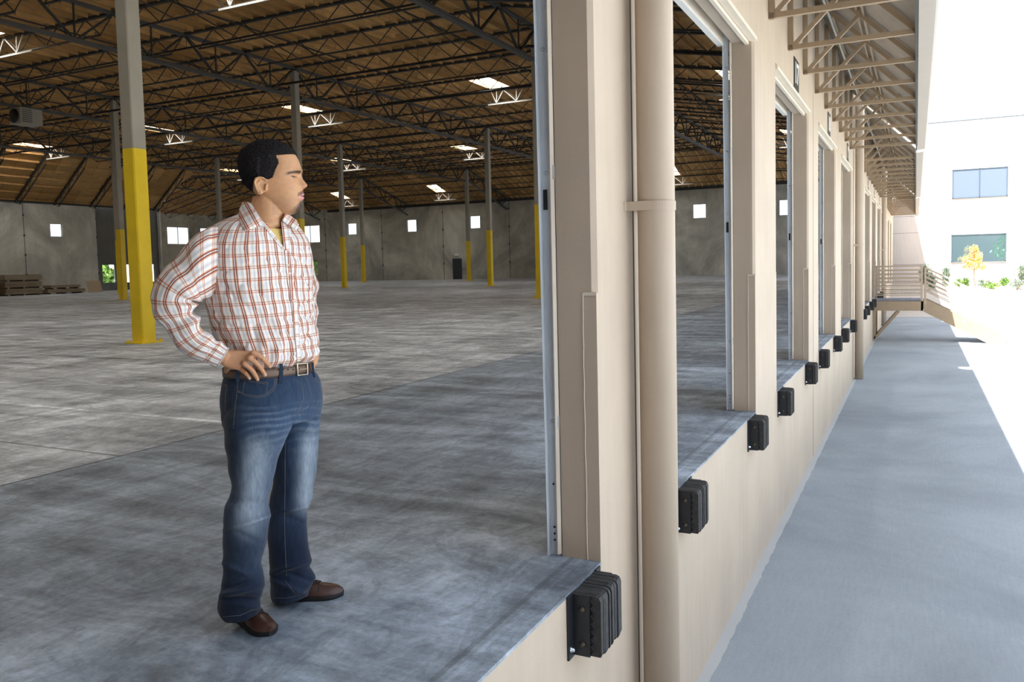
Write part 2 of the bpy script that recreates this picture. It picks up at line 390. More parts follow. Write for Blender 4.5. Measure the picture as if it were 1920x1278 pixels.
wl2, g, f = win_wall('wall_left_recess', 'x', -60.25, 45.98, 52.3, 8.5, [(46.5, 47.75, .62, 2.22), (48.4, 49.6, .62, 2.22), (50.6, 51.8, .62, 2.22)], M['conc_dark'])
window(g, f)
mb = MB(); mb.box((-73.4, 52.3, 0), (-60, 52.5, 10.5)); struct(mb.build('wall_notch', M['conc']))
wb, g, f = win_wall('wall_back', 'x', -73.2, 52.5, 76, 9, [(64.6, 67.6, 4.6, 6.5), (69.3, 72.3, 4.6, 6.5)], M['conc'])
window(g, f)
EW = [(-17.4, -16.2, 5.3, 6.6), (-9.7, -8.5, 5.2, 6.57), (-41.15, -39.95, 5.33, 6.64), (-49.1, -47.9, 5.28, 6.6), (-57.2, -56.0, 5.28, 6.55), (-64.2, -61.3, 4.56, 6.55), (-33.2, -32.0, 5.3, 6.6), (-63.2, -61.8, .75, 2.5), (-25.3, -24.1, 5.3, 6.6)]
we, g, f = win_wall('wall_end', 'y', 76, -73.4, 0, 9.4, EW, M['conc']); window(g, f)
mb = MB()
for k in range(9):
    x = -4.6-7.98*k; mb.box((x-.02, 75.985, 0), (x+.02, 76, 8.6))
    for z in (1.7, 3.55, 5.35, 7.2): mb.box((x-.08, 75.93, z-.1), (x+.08, 76, z+.1), .03)
mb.build('panel_joint', M['steel_g'], we)
mb = MB()
for y in (33.6, 39.75, 45.95): 
    mb.box((-60, y-.02, 0), (-59.985, y+.02, 7.4))
    for z in (1.5, 3.0, 4.5, 6.05): mb.box((-60, y-.06, z-.08), (-59.95, y+.06, z+.08))
mb.build('panel_joint', M['steel_g'], wl)
mb = MB(); mb.box((-60.2, -12.2, 0), (-.21, -12, 11)); struct(mb.build('wall_near', M['conc']))
mb = MB(); mb.box((-60, 75.92, 7.95), (-.21, 76, 8.25)); struct(mb.build('trim_1', M['steel']))
mb = MB(); mb.box((-60, -12, 7.0), (-59.9, 52.3, 7.3)); struct(mb.build('trim_2', M['steel']))
# exit door + sign on the end wall
d = empty('exit_door', (-42.83, 75.97, 0)); tag(d, 'dark grey exit door in the far concrete wall', 'door')
B = (-42.83, 75.97, 0)
MB().box((-43.3, 75.93, 0), (-42.36, 76.0, 2.13)).build('door_leaf', M['darkdoor'], d, B)
mb = MB(); mb.box((-43.38, 75.9, 0), (-43.3, 76, 2.2)); mb.box((-42.36, 75.9, 0), (-42.28, 76, 2.2)); mb.box((-43.38, 75.9, 2.13), (-42.28, 76, 2.2)); mb.build('door_frame', M['frame_dark'], d, B)
MB().bar((-42.5, 75.9, .95), (-42.5, 75.9, 1.15), .03).build('handle', M['zinc'], d, B)
s = MB().box((-43.1, 75.86, 2.5), (-42.6, 75.99, 2.75), .0).build('wall_light', M['white']); tag(s, 'small white light fitting above the dark exit door', 'light')
s = MB().box((-41.55, 75.8, 0), (-41.3, 75.9, 1.3)).build('leaning_board', M['darkdoor']); tag(s, 'narrow dark board leaning on the wall beside the exit door', 'board')

# ---------------- overhead dock doors
def c_track(mb, x0, y, z0, x1, z1, side):
    """C channel, slightly leaning inwards towards the top (x1<x0)"""
    s = side
    P = lambda dx, dy, z: (x0+(x1-x0)*(z-z0)/(z1-z0)+dx, y+dy*s, z)
    for (ax, ay, bx, by) in ((0, 0, -.044, 0), (-.044, 0, -.044, -.034), (0, 0, 0, -.006)):
        t = .0025
        dx, dy = (0, t) if ay == by else (t, 0)
        q = [(ax, ay), (bx, by), (bx+dx, by+dy), (ax+dx, ay+dy)]
        vs = [P(u, v, z0) for u, v in q]+[P(u, v, z1) for u, v in q]
        mb.add(vs, [(0, 1, 2, 3), (7, 6, 5, 4), (0, 4, 5, 1), (1, 5, 6, 2), (2, 6, 7, 3), (3, 7, 4, 0)])
dn = 0
for i, (a, b) in enumerate(OPEN):
    if b < 0 or a > 38: continue
    dn += 1
    base = (-.25, (a+b)/2, 0)
    d = empty('door_%d' % dn, base); struct(d)
    # bottom section of the raised door, just showing under the head
    prof = [(0, 0), (.012, -.016), (.038, -.016), (.05, 0), (.05, .6), (0, .6)]
    MB().ext(prof, (-.31, a-.03, 3.21), (1, 0, 0), (0, 0, 1), (0, b-a+.06, 0)).build('door_panel', M['seal'], d, base)
    MB().ext([(0, 0), (.05, 0), (.05, .02), (0, .02)], (-.31, a-.02, 3.188), (1, 0, 0), (0, 0, 1), (0, b-a+.04, 0)).build('bottom_seal', M['white'], d, base)
    for yy, s in ((b, 1), (a, -1)):
        mb = MB(); c_track(mb, -.202, yy+.004*s, 0.0, -.226, 4.2, s)
        tr = mb.build('track', M['galv'], d, base)
        mb = MB()
        for z in (.07, .10, .13, .33): mb.tube([(-.222-.005*z, yy+.0*s, z), (-.222-.005*z, yy+.0035*s, z)], .005, 8)
        for z in (1.62,): mb.box((-.245, yy+.0005*s, z-.045), (-.225, yy+.0035*s, z+.045))
        mb.build('slot', M['black'], tr, (0, 0, 0) if False else base)
        mb = MB()     # mounting angle on the wall behind the track
        mb.box((-.213, yy+.01*s, 0), (-.188, yy+.015*s, 4.2)); mb.box((-.192, yy+.01*s, 0), (-.187, yy+.09*s, 4.2))
        mb.build('mounting_angle', M['galv'], d, base)
        for z in (.62, 1.74, 2.28, 3.0):
            mb = MB()
            for q in range(4): mb.box((-.214, yy-.008*s, z-.028+q*.015), (-.19, yy+.004*s, z-.020+q*.015))
            mb.box((-.193, yy-.008*s, z-.032), (-.188, yy+.004*s, z+.03))
            br = mb.build('bracket', M['galv'], d, base)
            MB().lathe([(.009, 0), (.008, .004), (.004, .006)], (-.222-.0055*z, yy+.004*s, z), 10, (0, -s, 0)).build('track_bolt', M['zinc'], br, base)
        # wavy vinyl jamb seal
        n = 60; vs = []; fs = []
        for k in range(n+1):
            z = .012+k*3.2/n; w = .006*noise.noise(V((yy, z*1.7, 3)))+.003*math.sin(z*5+yy)
            for (dx, dy) in ((-.187, .004), (-.199+w*.6, .018+w), (-.204+w*.6, .016+w), (-.192, .002)):
                vs.append((dx, yy-dy*s, z))
        for k in range(n):
            for q in range(4): fs.append((k*4+q, k*4+(q+1) % 4, k*4+4+(q+1) % 4, k*4+4+q))
        fs += [(3, 2, 1, 0), (n*4, n*4+1, n*4+2, n*4+3)]
        MB().add(vs, fs).build('jamb_seal', M['seal'], d, base)

# ---------------- dock bumpers
def bumper(y0, name='dock_bumper'):
    base = (0, y0, -.16); o = empty(name, base)
    mb = MB()    # laminated pads, cut from treads: each ply its own width/height
    n = 17; y = y0+.045
    for k in range(n):
        w = .0152; dz = R_.uniform(-.004, .004); dx = R_.uniform(-.004, .003); c = .022
        x1 = .128+dx; zt = -.012+dz*.5; zb = -.262+dz
        poly = [(.002, zb), (x1-.004, zb), (x1, zb+.01), (x1, zt-c), (x1-.007, zt-.006), (x1-c, zt), (.002, zt)]
        mb.ext(poly, (0, y+.001, 0), (1, 0, 0), (0, 0, 1), (0, w-.0018, 0)); y += w
    pad = mb.build('rubber_pad', M['rubber'], o, base)
    mb = MB()
    for k, yy in enumerate((y0+.0435, y+.0)):   # zigzag tread outline on the faces
        if k: continue
        pts = []
        for q in range(15):
            z = -.03-q*.016; pts.append((.088+(.006 if q % 2 else -.006), yy, z))
        mb.tube(pts, .0028, 4)
    mb.build('tread_groove', M['black'], pad, base)
    for yy, s in ((y0+.034, -1), (y+.002, 1)):
        mb = MB(); mb.box((.001, yy, -.265), (.08, yy+.008, -.012))
        mb.box((.001, yy if s > 0 else yy-.05, -.272), (.009, yy+.058 if s > 0 else yy+.008, -.008))
        mb.build('steel_angle', M['plate'], o, base)
    for z in (-.07, -.215):
        mb = MB(); yy = y0+.034
        mb.lathe([(.013, 0), (.013, .004), (.009, .0045), (.009, .012), (.006, .014)], (.048, yy, z), 12, (0, -1, 0))
        mb.build('rod_nut', M['rusty'], o, base)
    mb = MB(); mb.lathe([(.014, 0), (.014, .003), (.009, .004), (.009, .014), (.005, .017)], (.009, y0-.0+.005, -.232), 12, (1, 0, 0))
    mb.build('anchor_bolt', M['zinc'], o, base)
    return o
ordn = ['first', 'second', 'third', 'fourth', 'fifth', 'sixth', 'seventh', 'eighth', 'ninth', 'tenth', 'eleventh']
vis = [(a, b) for a, b in OPEN if b > 0 and a < 34]
proto = None; k = 0
spots = []
for i, (a, b) in enumerate(vis):
    if i > 0: spots.append((a+.06, i, 'left'))
    spots.append((b-.39, i, 'right'))
for y, i, side in spots:
    if proto is None: o = proto = bumper(y)
    else: o = copy_tree(proto); o.location = (0, y, -.16)
    nm = ordn[i]
    tag(o, 'black laminated rubber dock bumper under the %s end of the %s dock opening' % ('near' if side == 'left' else 'far', nm) if i else 'largest black laminated rubber dock bumper, lowest in view beside the near pier',
        'dock bumper', 'rubber dock bumpers along the loading dock edge')

# ---------------- downspouts
def downspout(y, lab, zs):
    base = (.122, y, -1.39); o = empty('downspout', base); tag(o, lab, 'drainpipe', 'beige downspouts on the dock wall')
    MB().lathe([(.09, 0), (.09, 9)], base, 40).build('pipe', M['trimpaint2'] if 'trimpaint2' in M else M['paint'], o, base)
    for z in zs:
        mb = MB()
        ring = [(.122+.0945*math.cos(t), y+.0945*math.sin(t)) for t in [PI/2-PI*k/20 for k in range(21)]]
        inner = [(.122+.0905*math.cos(t), y+.0905*math.sin(t)) for t in [-PI/2+PI*k/20 for k in range(21)]]
        mb.prism([(.003, y+.0945)]+ring+[(.003, y-.0945), (.003, y-.0905)]+inner+[(.003, y+.0905)], z-.022, z+.022)
        for s in (-1, 1): mb.box((0, y+s*.0925, z-.022), (.004, y+s*.125, z+.022))
        st = mb.build('strap', M['paint'], o, base)
    return o
downspout(3.885, 'large beige downspout on the nearest pier, running the full height of the picture', (1.6,))
downspout(19.72, 'slimmer beige downspout farther down the dock wall, past the fifth dock opening', (1.6,))
downspout(35.4, 'most distant beige downspout on the dock wall, behind the stair landing', (1.6,))

# ---------------- door number plates
def digit_txt(txt, size, loc, parent, base):
    cu = bpy.data.curves.new('number', 'FONT'); cu.body = txt; cu.size = size; cu.align_x = 'CENTER'; cu.align_y = 'CENTER'; cu.extrude = .002; cu.offset = .01
    tmp = bpy.data.objects.new('tmp', cu); COL.objects.link(tmp); dg = bpy.context.evaluated_depsgraph_get()
    me = bpy.data.meshes.new_from_object(tmp.evaluated_get(dg)); me.name = 'number'
    bpy.data.objects.remove(tmp); bpy.data.curves.remove(cu)
    me.transform(Matrix.Translation(V(loc)-V(base)) @ Matrix(((0, 0, 1, 0), (1, 0, 0, 0), (0, 1, 0, 0), (0, 0, 0, 1))))
    me.materials.clear(); me.materials.append(M['white'])
    o = bpy.data.objects.new('number', me); COL.objects.link(o); o.parent = parent; return o
for i, (a, b) in enumerate(vis[:9]):
    if i < 1: continue
    yc = (a+b)/2+.15; base = (.0, yc, 3.44); o = empty('number_plate', base)
    tag(o, 'black dock number plate with white %d above the %s dock opening' % (15+i, ordn[i]), 'sign', 'dock number plates')
    MB().box((.0005, yc-.2, 3.27), (.008, yc+.2, 3.61)).build('plate', M['sign'], o, base)
    digit_txt(str(15+i), .32, (.009, yc, 3.44), o, base)

# ---------------- awning
ys = []; y = 5.57-1.32*4
while y < 50:
    if not any(abs(y-q) < .32 for q in (3.93, 19.72, 35.4)): ys.append(y)
    y += 1.30
tprot = []
for a, b, sx, lab in ((-11.8, 3.75, 0, 'nearest stretch of corrugated dock awning, mostly out of view above'), (4.12, 19.5, 0, 'long near stretch of corrugated dock awning over the first dock openings'), (19.95, 35.2, -.02, 'middle stretch of corrugated dock awning beyond the second downspout'), (35.6, 51.2, -.04, 'farthest stretch of corrugated dock awning at the end of the wall')):
    base = (0, a, 3.6); o = empty('dock_awning', base); tag(o, lab, 'awning', 'dock awning stretches')
    x1 = 1.26+sx
    mb = MB(); mb.add([(x1, a, 3.64), (x1, b, 3.64), (.0, b, 4.88), (0, a, 4.88), (x1, a, 3.66), (x1, b, 3.66), (.0, b, 4.9), (0, a, 4.9)], [(0, 1, 2, 3), (7, 6, 5, 4), (0, 4, 5, 1), (3, 2, 6, 7), (0, 3, 7, 4), (1, 5, 6, 2)])
    mb.build('corrugated_sheet', M['awndeck'], o, base)
    mb = MB(); mb.ext([(0, 0), (.14, .02), (.17, .16), (.16, .16), (.14, .03), (.01, .012), (.01, .15), (0, .15)], (x1, a, 3.56), (1, 0, 0), (0, 0, 1), (0, b-a, 0)); mb.build('gutter', M['gutter'], o, base)
    mb = MB(); mb.box((x1-.03, a, 3.56), (x1-.002, b, 3.66)); mb.build('edge_rail', M['steel'], o, base)
    for xx in (.2, .60, .68):
        zz = 3.62+(x1-xx)*1.24/x1-.02
        mb = MB(); mb.bar((xx, a+.05, zz), (xx, b-.05, zz), .022, .022); mb.build('purlin', M['awning'], o, base)
    # conduit fixed under the sheet near the wall
    mb = MB(); mb.tube([(.2, a+.05, 4.52), (.2, b-.05, 4.52)], .018, 8); mb.build('conduit', M['steel_w'], o, base)
    for y in ys:
        if not (a < y < b) or y < 2: continue
        if not (in_view((0, y, 3.6)) or in_view((1.2, y, 3.6))): continue
        if not tprot:
            B = base; zt = lambda x: 3.575+(x1-x)*1.24/x1
            tm = MB(); tm.bar((0.0, y, 3.6), (x1-.01, y, 3.6), .05, .05); tm.bar((x1-.01, y, 3.6), (.0, y, 4.81), .05, .05)
            T = tm.build('truss', M['awning'], o, B)
            tprot += [T, MB().bar((.028, y, 3.57), (.028, y, 4.79), .05, .05, (1, 0, 0)).build('wall_post', M['awning'], T, B), MB().bar((.06, y, 3.62), (.63, y, 4.19), .045, .045).build('diagonal', M['awning'], T, B)]
            y00 = y-a
        else:
            T = tprot[0].copy(); COL.objects.link(T); T.parent = o; T.location = (0, (y-a)-y00, 0)
            for q in tprot[1:]:
                c = q.copy(); COL.objects.link(c); c.parent = T
# ============================================================ roof
def ztop(x, y):
    z = min(10.75, 8.6+(-x)*.176, 8.3+(76-y)*.285)
    if y < 52.2: z = min(z, 7.1+(x+60)*.83)
    else: z = min(z, 8.0+(x+73.2)*.225)
    return z
GY = [-7.8, 11.0, 29.8, 48.6, 67.4]; PS = 18.8/6
JY = [-7.8+PS*k for k in range(0, 25)]+[70.4, 73.2]
GX = [-12.2, -24.4, -36.6, -48.8, -61.0]
RIB = .61
SKY = []
for yc in (-.0, 9.43, 18.83, 37.63, 56.43, 71.9):
    for k in (10, 30, 50, 70, 90, 110):
        xc = -RIB*k
        if yc < 52 and k > 90: continue
        if yc == 9.43 and k > 30: continue  # this in-between row is added out of view to brighten the near floor
        if yc == 71.9 and k in (10, 50, 110): continue
        SKY.append((xc-RIB, xc+RIB, yc-1.2 if yc < 70 else 71.0, yc+1.2 if yc < 70 else 72.9))
xs = sorted({-73.2, 0.0, -12.2, -24.4, -60.0, -55.6, -48.8, *[-RIB*k for k in range(121) if RIB*k < 73.2], *[s[0] for s in SKY], *[s[1] for s in SKY]})
xs = [xs[0]]+[b for a, b in zip(xs, xs[1:]) if b-a > .02]
yb = sorted({-12.0, 76.0, 67.4, 52.2, *JY, *[s[2] for s in SKY], *[s[3] for s in SKY]})
yb = [yb[0]]+[b for a, b in zip(yb, yb[1:]) if b-a > .02]
mb = MB(); idx = {}
def vid(i, j):
    if (i, j) not in idx: idx[(i, j)] = len(mb.v); mb.v.append((xs[i], yb[j], ztop(xs[i], yb[j]+(-.02 if yb[j] == 52.2 else 0))))
    return idx[(i, j)]
for i in range(len(xs)-1):
    for j in range(len(yb)-1):
        xc, yc = (xs[i]+xs[i+1])/2, (yb[j]+yb[j+1])/2
        if any(s[0] < xc < s[1] and s[2] < yc < s[3] for s in SKY): continue
        if xc < -60 and yc < 52.2: continue
        mb.f.append((vid(i, j), vid(i, j+1), vid(i+1, j+1), vid(i+1, j))); mb.sm.append(False); mb.mi.append(0); mb.uv.append(None)
ce = mb.build('ceiling', M['deck']); struct(ce)
# sub-purlins between the joists
mb = MB(); jy = sorted(JY+[76.0])
for j in range(len(jy)-1):
    y0, y1 = jy[j]+.13, jy[j+1]-.13
    if y1 < 3: continue
    for k in range(1, 120):
        x = -RIB*k
        if x < -60 and y0 < 52: continue
        if x < -73: continue
        if not (in_view((x, y0, 10), 60) or in_view((x, y1, 10), 60)): continue
        segs = [(y0, y1)]
        for s in SKY:
            if s[0]+.02 < x < s[1]-.02 and s[2] < y1 and s[3] > y0: segs = [(y0, s[2]), (s[3], y1)]
        for a, b in segs:
            if b-a < .1: continue
            za, zb = ztop(x, a), ztop(x, b); w = .03; h = .15
            mb.add([(x-w, a, za-h), (x+w, a, za-h), (x+w, a, za+.0), (x-w, a, za), (x-w, b, zb-h), (x+w, b, zb-h), (x+w, b, zb), (x-w, b, zb)],
                   [(0, 3, 2, 1), (4, 5, 6, 7), (0, 1, 5, 4), (1, 2, 6, 5), (3, 0, 4, 7)])
tag(mb.build('sub_purlin_ribs', M['deck'], ce), kind='stuff')
# skylights
k = 0
for (x0, x1, y0, y1) in SKY:
    zc = ztop((x0+x1)/2, (y0+y1)/2)
    q = [(x0, y0), (x1, y0), (x1, y1), (x0, y1)]; base = ((x0+x1)/2, (y0+y1)/2, zc)
    vis_ = any(in_view((p[0], p[1], ztop(*p))) for p in q)
    o = empty('skylight', base)
    tag(o, 'bright rectangular skylight in the plywood roof' if vis_ else 'bright skylight in the roof, outside the picture; the in-between row is added for light', 'skylight', 'roof skylights')
    mb = MB()
    for a, b in zip(q, q[1:]+q[:1]):
        za, zb = ztop(*a), ztop(*b)
        mb.add([(a[0], a[1], za-.12), (b[0], b[1], zb-.12), (b[0], b[1], zb+.3), (a[0], a[1], za+.3)], [(0, 1, 2, 3)])
    mb.build('curb', M['plyw'], o, base)
    mb = MB(); vs = [(p[0], p[1], ztop(*p)+.3) for p in q]+[((x0+x1)/2, (y0+y1)/2, zc+.5)]
    mb.add(vs, [(0, 4, 1), (1, 4, 2), (2, 4, 3), (3, 4, 0)]); mb.build('lens', M['lens'], o, base)

# ---------------- girders along y
def joist_geom(p, q, depth, nb, top_h=.07):
    """returns MB top, bottom, web for a truss between p and q (top chord line)"""
    p = V(p); q = V(q); dz = V((0, 0, -depth)); top = MB().bar(p, q, .14, top_h+.03)
    L = q-p; bot = MB().bar(p+L*(1/nb)*.5+dz, q-L*(1/nb)*.5+dz, .09, .05)
    web = MB(); n = nb*2
    for k in range(n):
        a = p+L*(k/n); b = p+L*((k+1)/n)
        if k % 2 == 0: b = b+dz
        else: a = a+dz
        web.bar(a, b, .03, .03)
    return top, bot, web
gk = 0; gproto = {}
rown = {0: 'row nearest the docks', 1: 'second row in from the docks', 2: 'third row in from the docks', 3: 'fourth row in from the docks', 4: 'row farthest from the docks'}
bayn = ['nearest', 'second', 'third', 'fourth', 'farthest']
for gi, gx in enumerate(GX):
    for b in range(5):
        y0 = GY[b]; y1 = GY[b+1] if b < 4 else 75.9
        if gi == 4 and b < 3: continue
        if b == 0 and gi > 0: continue
        if not any(in_view((gx, y0+(y1-y0)*t/10, z)) for t in range(11) for z in (9.4, 10.7)): continue
        base = (gx, y0, 10.0); key = b == 4
        z0 = ztop(gx, y0)-.16; z1 = ztop(gx, y1-.01)-.16; D = 1.28 if b < 4 else 1.1
        npn = 6 if b < 4 else 3
        if key not in gproto or key:
            o = empty('roof_girder', base)
            P0 = V((gx, y0, z0)); P1 = V((gx, y1, z1)); dz = V((0, 0, -D)); L = P1-P0
            mb = MB()
            for s in (-.055, .055): mb.bar(P0+V((s, 0, 0)), P1+V((s, 0, 0)), .09, .1)
            mb.build('top_chord', M['steel_g'], o, base)
            mb = MB()
            for s in (-.055, .055): mb.bar(P0+dz+L*.02+V((s, 0, 0)), P1+dz-L*.02+V((s, 0, 0)), .09, .13)
            mb.build('bottom_chord', M['steel_g'], o, base)
            for k in range(npn):
                a = P0+L*(k/npn); m_ = P0+L*((k+.5)/npn)+dz; c_ = P0+L*((k+1)/npn)
                MB().bar(a, m_, .09, .06).build('diagonal', M['steel'], o, base); MB().bar(m_, c_, .09, .06).build('diagonal', M['steel'], o, base)
                MB().bar(m_, m_-dz, .05, .05).build('vertical', M['steel'], o, base)
            if not key: gproto[key] = o
        else: o = copy_tree(gproto[key]); o.location = base
        tag(o, 'dark steel roof girder over the column %s, %s span' % (rown[gi], bayn[b]), 'roof girder', 'roof girders')
# ---------------- joists along x
spans = [(0, -.25, -12.2), (1, -12.2, -24.4), (2, -24.4, -36.6), (3, -36.6, -48.8), (4, -48.8, -60.0), (5, -61.0, -73.1)]
jproto = {}; nj = 0
LIT = [(s[0], s[1], s[3]) for s in SKY]
for y in JY:
    for si, xa, xb in spans:
        if y < 52.2 and si == 5: continue
        if y > 52.2 and si == 4: xb = -61.0
        if abs(y-48.6) > 0 and y < 4: continue
        if not any(in_view((xa+(xb-xa)*t/8, y, z), 10) for t in range(9) for z in (9.9, 10.6)): continue
        xm = -55.6
        brk = [(xa, xb)] if not (si == 4 and y < 52.2) else [(xa, xm), (xm, xb)]
        za, zb = ztop(xa, y)-.13, ztop(xb+.001, y)-.13
        key = (si, round(za-zb, 2), y < 52.2); base = (xa, y, za)
        if key not in jproto:
            o = empty('roof_joist', base)
            if len(brk) == 1: parts = [joist_geom((xa, y, za), (xb, y, zb), .66, 8)]
            else:
                zm = ztop(xm, y)-.13; parts = [joist_geom((xa, y, za), (xm, y, zm), .66, 4), joist_geom((xm, y, zm), (xb, y, zb), .6, 4)]
            for nm, ii in (('top_chord', 0), ('bottom_chord', 1), ('web', 2)):
                m_ = MB()
                for pt in parts:
                    m_.add(pt[ii].v, pt[ii].f)
                m_.build(nm, M['steel'], o, base)
            jproto[key] = o
        else: o = copy_tree(jproto[key]); o.location = base
        tag(o, 'dark open-web steel joist under the plywood roof', 'roof joist', 'roof joists'); nj += 1
# pale bars paint in the skylight glow on the joist stretches below
for (x0, x1, y0, y1) in SKY:
    yj = min([q for q in JY if q > y1-.3], default=None)
    if yj is None or yj > 74: continue
    xc = (x0+x1)/2; zt = ztop(xc, yj)-.2
    if not in_view((xc, yj, zt-.6), 60): continue
    base = (xc, yj-.08, zt); o = empty('lit_joist_stretch', base); tag(o, 'joist stretch below a skylight, its glow painted on as pale bars', 'lit joist stretch', 'joist stretches painted as lit by the skylights')
    d = .62
    MB().bar((x0-.35, yj-.1, zt-d-.04), (x1+1.0, yj-.1, zt-d-.04), .05, .06).build('bottom_bar', M['steel_w'], o, base)
    for pa, pb in (((x0+.15, 0), (x0-.15, d)), ((x0+.15, 0), (x0+.18, d)), ((x0+.15, 0), (xc-.05, d)), ((x1+.1, 0), (xc-.0, d)), ((x1+.1, 0), (x1+.12, d)), ((x1+.1, 0), (x1+.5, d))):
        MB().bar((pa[0], yj-.1, zt-d+pa[1]), (pb[0], yj-.1, zt-d+pb[1]), .035, .035).build('diagonal', M['steel_w'], o, base)
# bridging angles running along y
k = 0
for x in [-3.0, -9.1, -15.2, -21.3, -27.4, -33.5, -39.6, -45.7, -52]:
    lo = None
    ys_ = [q for q in JY if 4 < q < 66]
    for (ya, yb_) in ((5, 30), (30, 66)):
        zc = ztop(x, 20)-.3
        if not any(in_view((x, ya+(yb_-ya)*t/8, zc)) for t in range(9)): continue
        mb = MB(); mb.bar((x, ya, zc+.02), (x, yb_, zc+.02), .05, .05)
        for q in ys_:
            if ya <= q < yb_-PS: mb.bar((x, q, zc+.02), (x, q+PS, zc-.55), .035, .035)
        o = mb.build('roof_bridging', M['steel']); tag(o, 'thin dark bridging angles running between the roof joists', 'roof bridging', 'roof bridging runs')
# sprinkler pipes
for y in (11.6, 22.7, 29.2, 35.5, 44.0, 53.5, 62.0):
    mb = MB(); zz = lambda x: ztop(x, min(y, 60))-.98
    pts = [(-.5, y, zz(-.5)), (-12.2, y, zz(-12.2)), (-48.8, y, zz(-48.8)), (-55.5, y, zz(-55.5))]
    mb.tube(pts, .055 if y in (29.2,) else .04, 8)
    o = mb.build('sprinkler_pipe', M['pipe']); tag(o, 'black sprinkler pipe slung under the roof joists', 'sprinkler pipe', 'sprinkler pipes')
    mb = MB()
    for kx in range(1, 19):
        x = -3.0*kx; mb.tube([(x, y, zz(x)), (x, y, zz(x)+.16)], .014, 6)
    mb.build('sprinkler_head', M['rfhead'], o)
    mb = MB()
    for kx in range(1, 10): mb.tube([(-6.1*kx+1, y, zz(-6.1*kx+1)), (-6.1*kx+1, y, ztop(-6.1*kx+1, y)-.2)], .008, 5)
    mb.build('hanger_rod', M['steel'], o)
# ---------------- columns
cols = []
for gx in GX:
    for gy in GY[1:]:
        if gx == -61.0 and gy < 52: continue
        cols.append((gx, gy))
cols.append((-48.8, 39.2))
cp = None
colnames = {(-12.2, 11.0): 'nearest steel column, grey above and bright yellow below, left of the man',
 (-12.2, 29.8): 'grey and yellow steel column half hidden by the door track of the nearest opening',
 (-24.4, 29.8): 'steel column rising right behind the head of the man', (-24.4, 48.6): 'grey and yellow steel column between the man and the nearest door track, the nearer of a pair',
 (-24.4, 67.4): 'steel column deep inside, seen behind the beige pier', (-36.6, 67.4): 'distant grey and yellow column beside the exit door',
 (-36.6, 48.6): 'grey and yellow steel column just right of the man, the nearer of two', (-48.8, 67.4): 'distant grey and yellow steel column right of the man, the farther of two',
 (-36.6, 29.8): 'grey and yellow steel column half hidden behind the nearest column', (-48.8, 39.2): 'distant steel column peeking out left behind the nearest column',
 (-48.8, 48.6): 'distant steel column standing left of the man\'s head, above the plaid sleeve'}
for gx, gy in cols:
    if not any(in_view((gx, gy, z), 5) for z in (0, 3, 6, 9, 10.5)): continue
    base = (gx, gy, 0); hgt = ztop(gx, gy)-.3; s = .155
    if cp is None or hgt < 10.2:
        o = empty('steel_column', base)
        MB().box((gx-s, gy-s, 3.7), (gx+s, gy+s, hgt), .02).build('upper_shaft', M['colgrey'], o, base)
        MB().box((gx-s-.003, gy-s-.003, .02), (gx+s+.003, gy+s+.003, 3.72), .022).build('yellow_guard', M['yellow'], o, base)
        pl = MB().box((gx-.25, gy-.25, 0), (gx+.25, gy+.25, .025)).build('base_plate', M['yellow'], o, base)
        for dx in (-1, 1):
            for dy in (-1, 1): MB().lathe([(.028, 0), (.028, .02), (.014, .022), (.014, .06)], (gx+dx*.205, gy+dy*.205, .02), 8).build('anchor_bolt', M['yellow'], pl, base)
        if cp is None: cp = o
    else: o = copy_tree(cp); o.location = base
    tag(o, colnames.get((gx, gy), 'distant grey and yellow steel column seen through the farther dock openings'), 'column', 'steel columns')
# ---------------- unit heater hanging at upper left
b = (-36.2, 24.75, 8.9); o = empty('unit_heater', b); tag(o, 'grey box-shaped unit heater hanging from the roof at far left', 'heater')
MB().box((-36.6, 24.2, 8.42), (-35.8, 25.3, 9.15), .03).build('casing', M['colgrey'], o, b)
mb = MB()
for k in range(7): mb.box((-35.8, 24.3, 8.5+k*.09), (-35.76, 24.75, 8.53+k*.09))
mb.build('louvre', M['steel_g'], o, b)
MB().lathe([(.3, 0), (.33, .06), (.1, .1)], (-36.2, 24.2, 8.78), 20, (0, -1, 0)).build('fan_guard', M['black'], o, b)
for dx in (-.3, .3): MB().tube([(-36.2+dx, 24.75, 9.1), (-36.2+dx, 24.75, 10.4)], .015, 6).build('hanger_rod', M['steel'], o, b)
# ---------------- stacked boards at the far left
def board_stack(x0, x1, y0, y1, z0, z1, label, n, group=None, mat='cardboard'):
    b = ((x0+x1)/2, (y0+y1)/2, z0); o = empty('board_bundle', b); tag(o, label, 'board bundle', group)
    h = (z1-z0-.1)/n
    for k in range(n):
        MB().box((x0+R_.uniform(-.03, .03), y0+R_.uniform(-.04, .04), z0+.1+k*h), (x1+R_.uniform(-.03, .03), y1+R_.uniform(-.04, .04), z0+.1+(k+1)*h-.012), .01).build('board', M[mat], o, b)
    for t in (.08, .5, .92):
        y = y0+(y1-y0)*t; MB().box((x0, y-.06, z0), (x1, y+.06, z0+.1)).build('runner', M['cardboard'], o, b)
z = 0
for k in range(3):
    board_stack(-57.9, -56.3, 35.75, 38.5, z, z+.5, 'pale board bundle on runners in the tall stack by the left wall, %s' % ['at the bottom', 'in the middle', 'on top'][k], 4, 'board bundles by the left wall'); z += .505
board_stack(-57.6, -56.3, 33.0, 35.3, 0, 1.3, 'board bundle cut off by the left edge of the picture', 6, None, 'plyw')
board_stack(-57.6, -56.4, 38.95, 42.0, 0, .36, 'lower board bundle beside the tall stack, resting on the floor', 2, 'board bundles by the left wall')
board_stack(-57.5, -56.5, 39.3, 41.7, .365, .66, 'shorter board bundle lying on the low bundle right of the tall stack', 2, 'board bundles by the left wall')
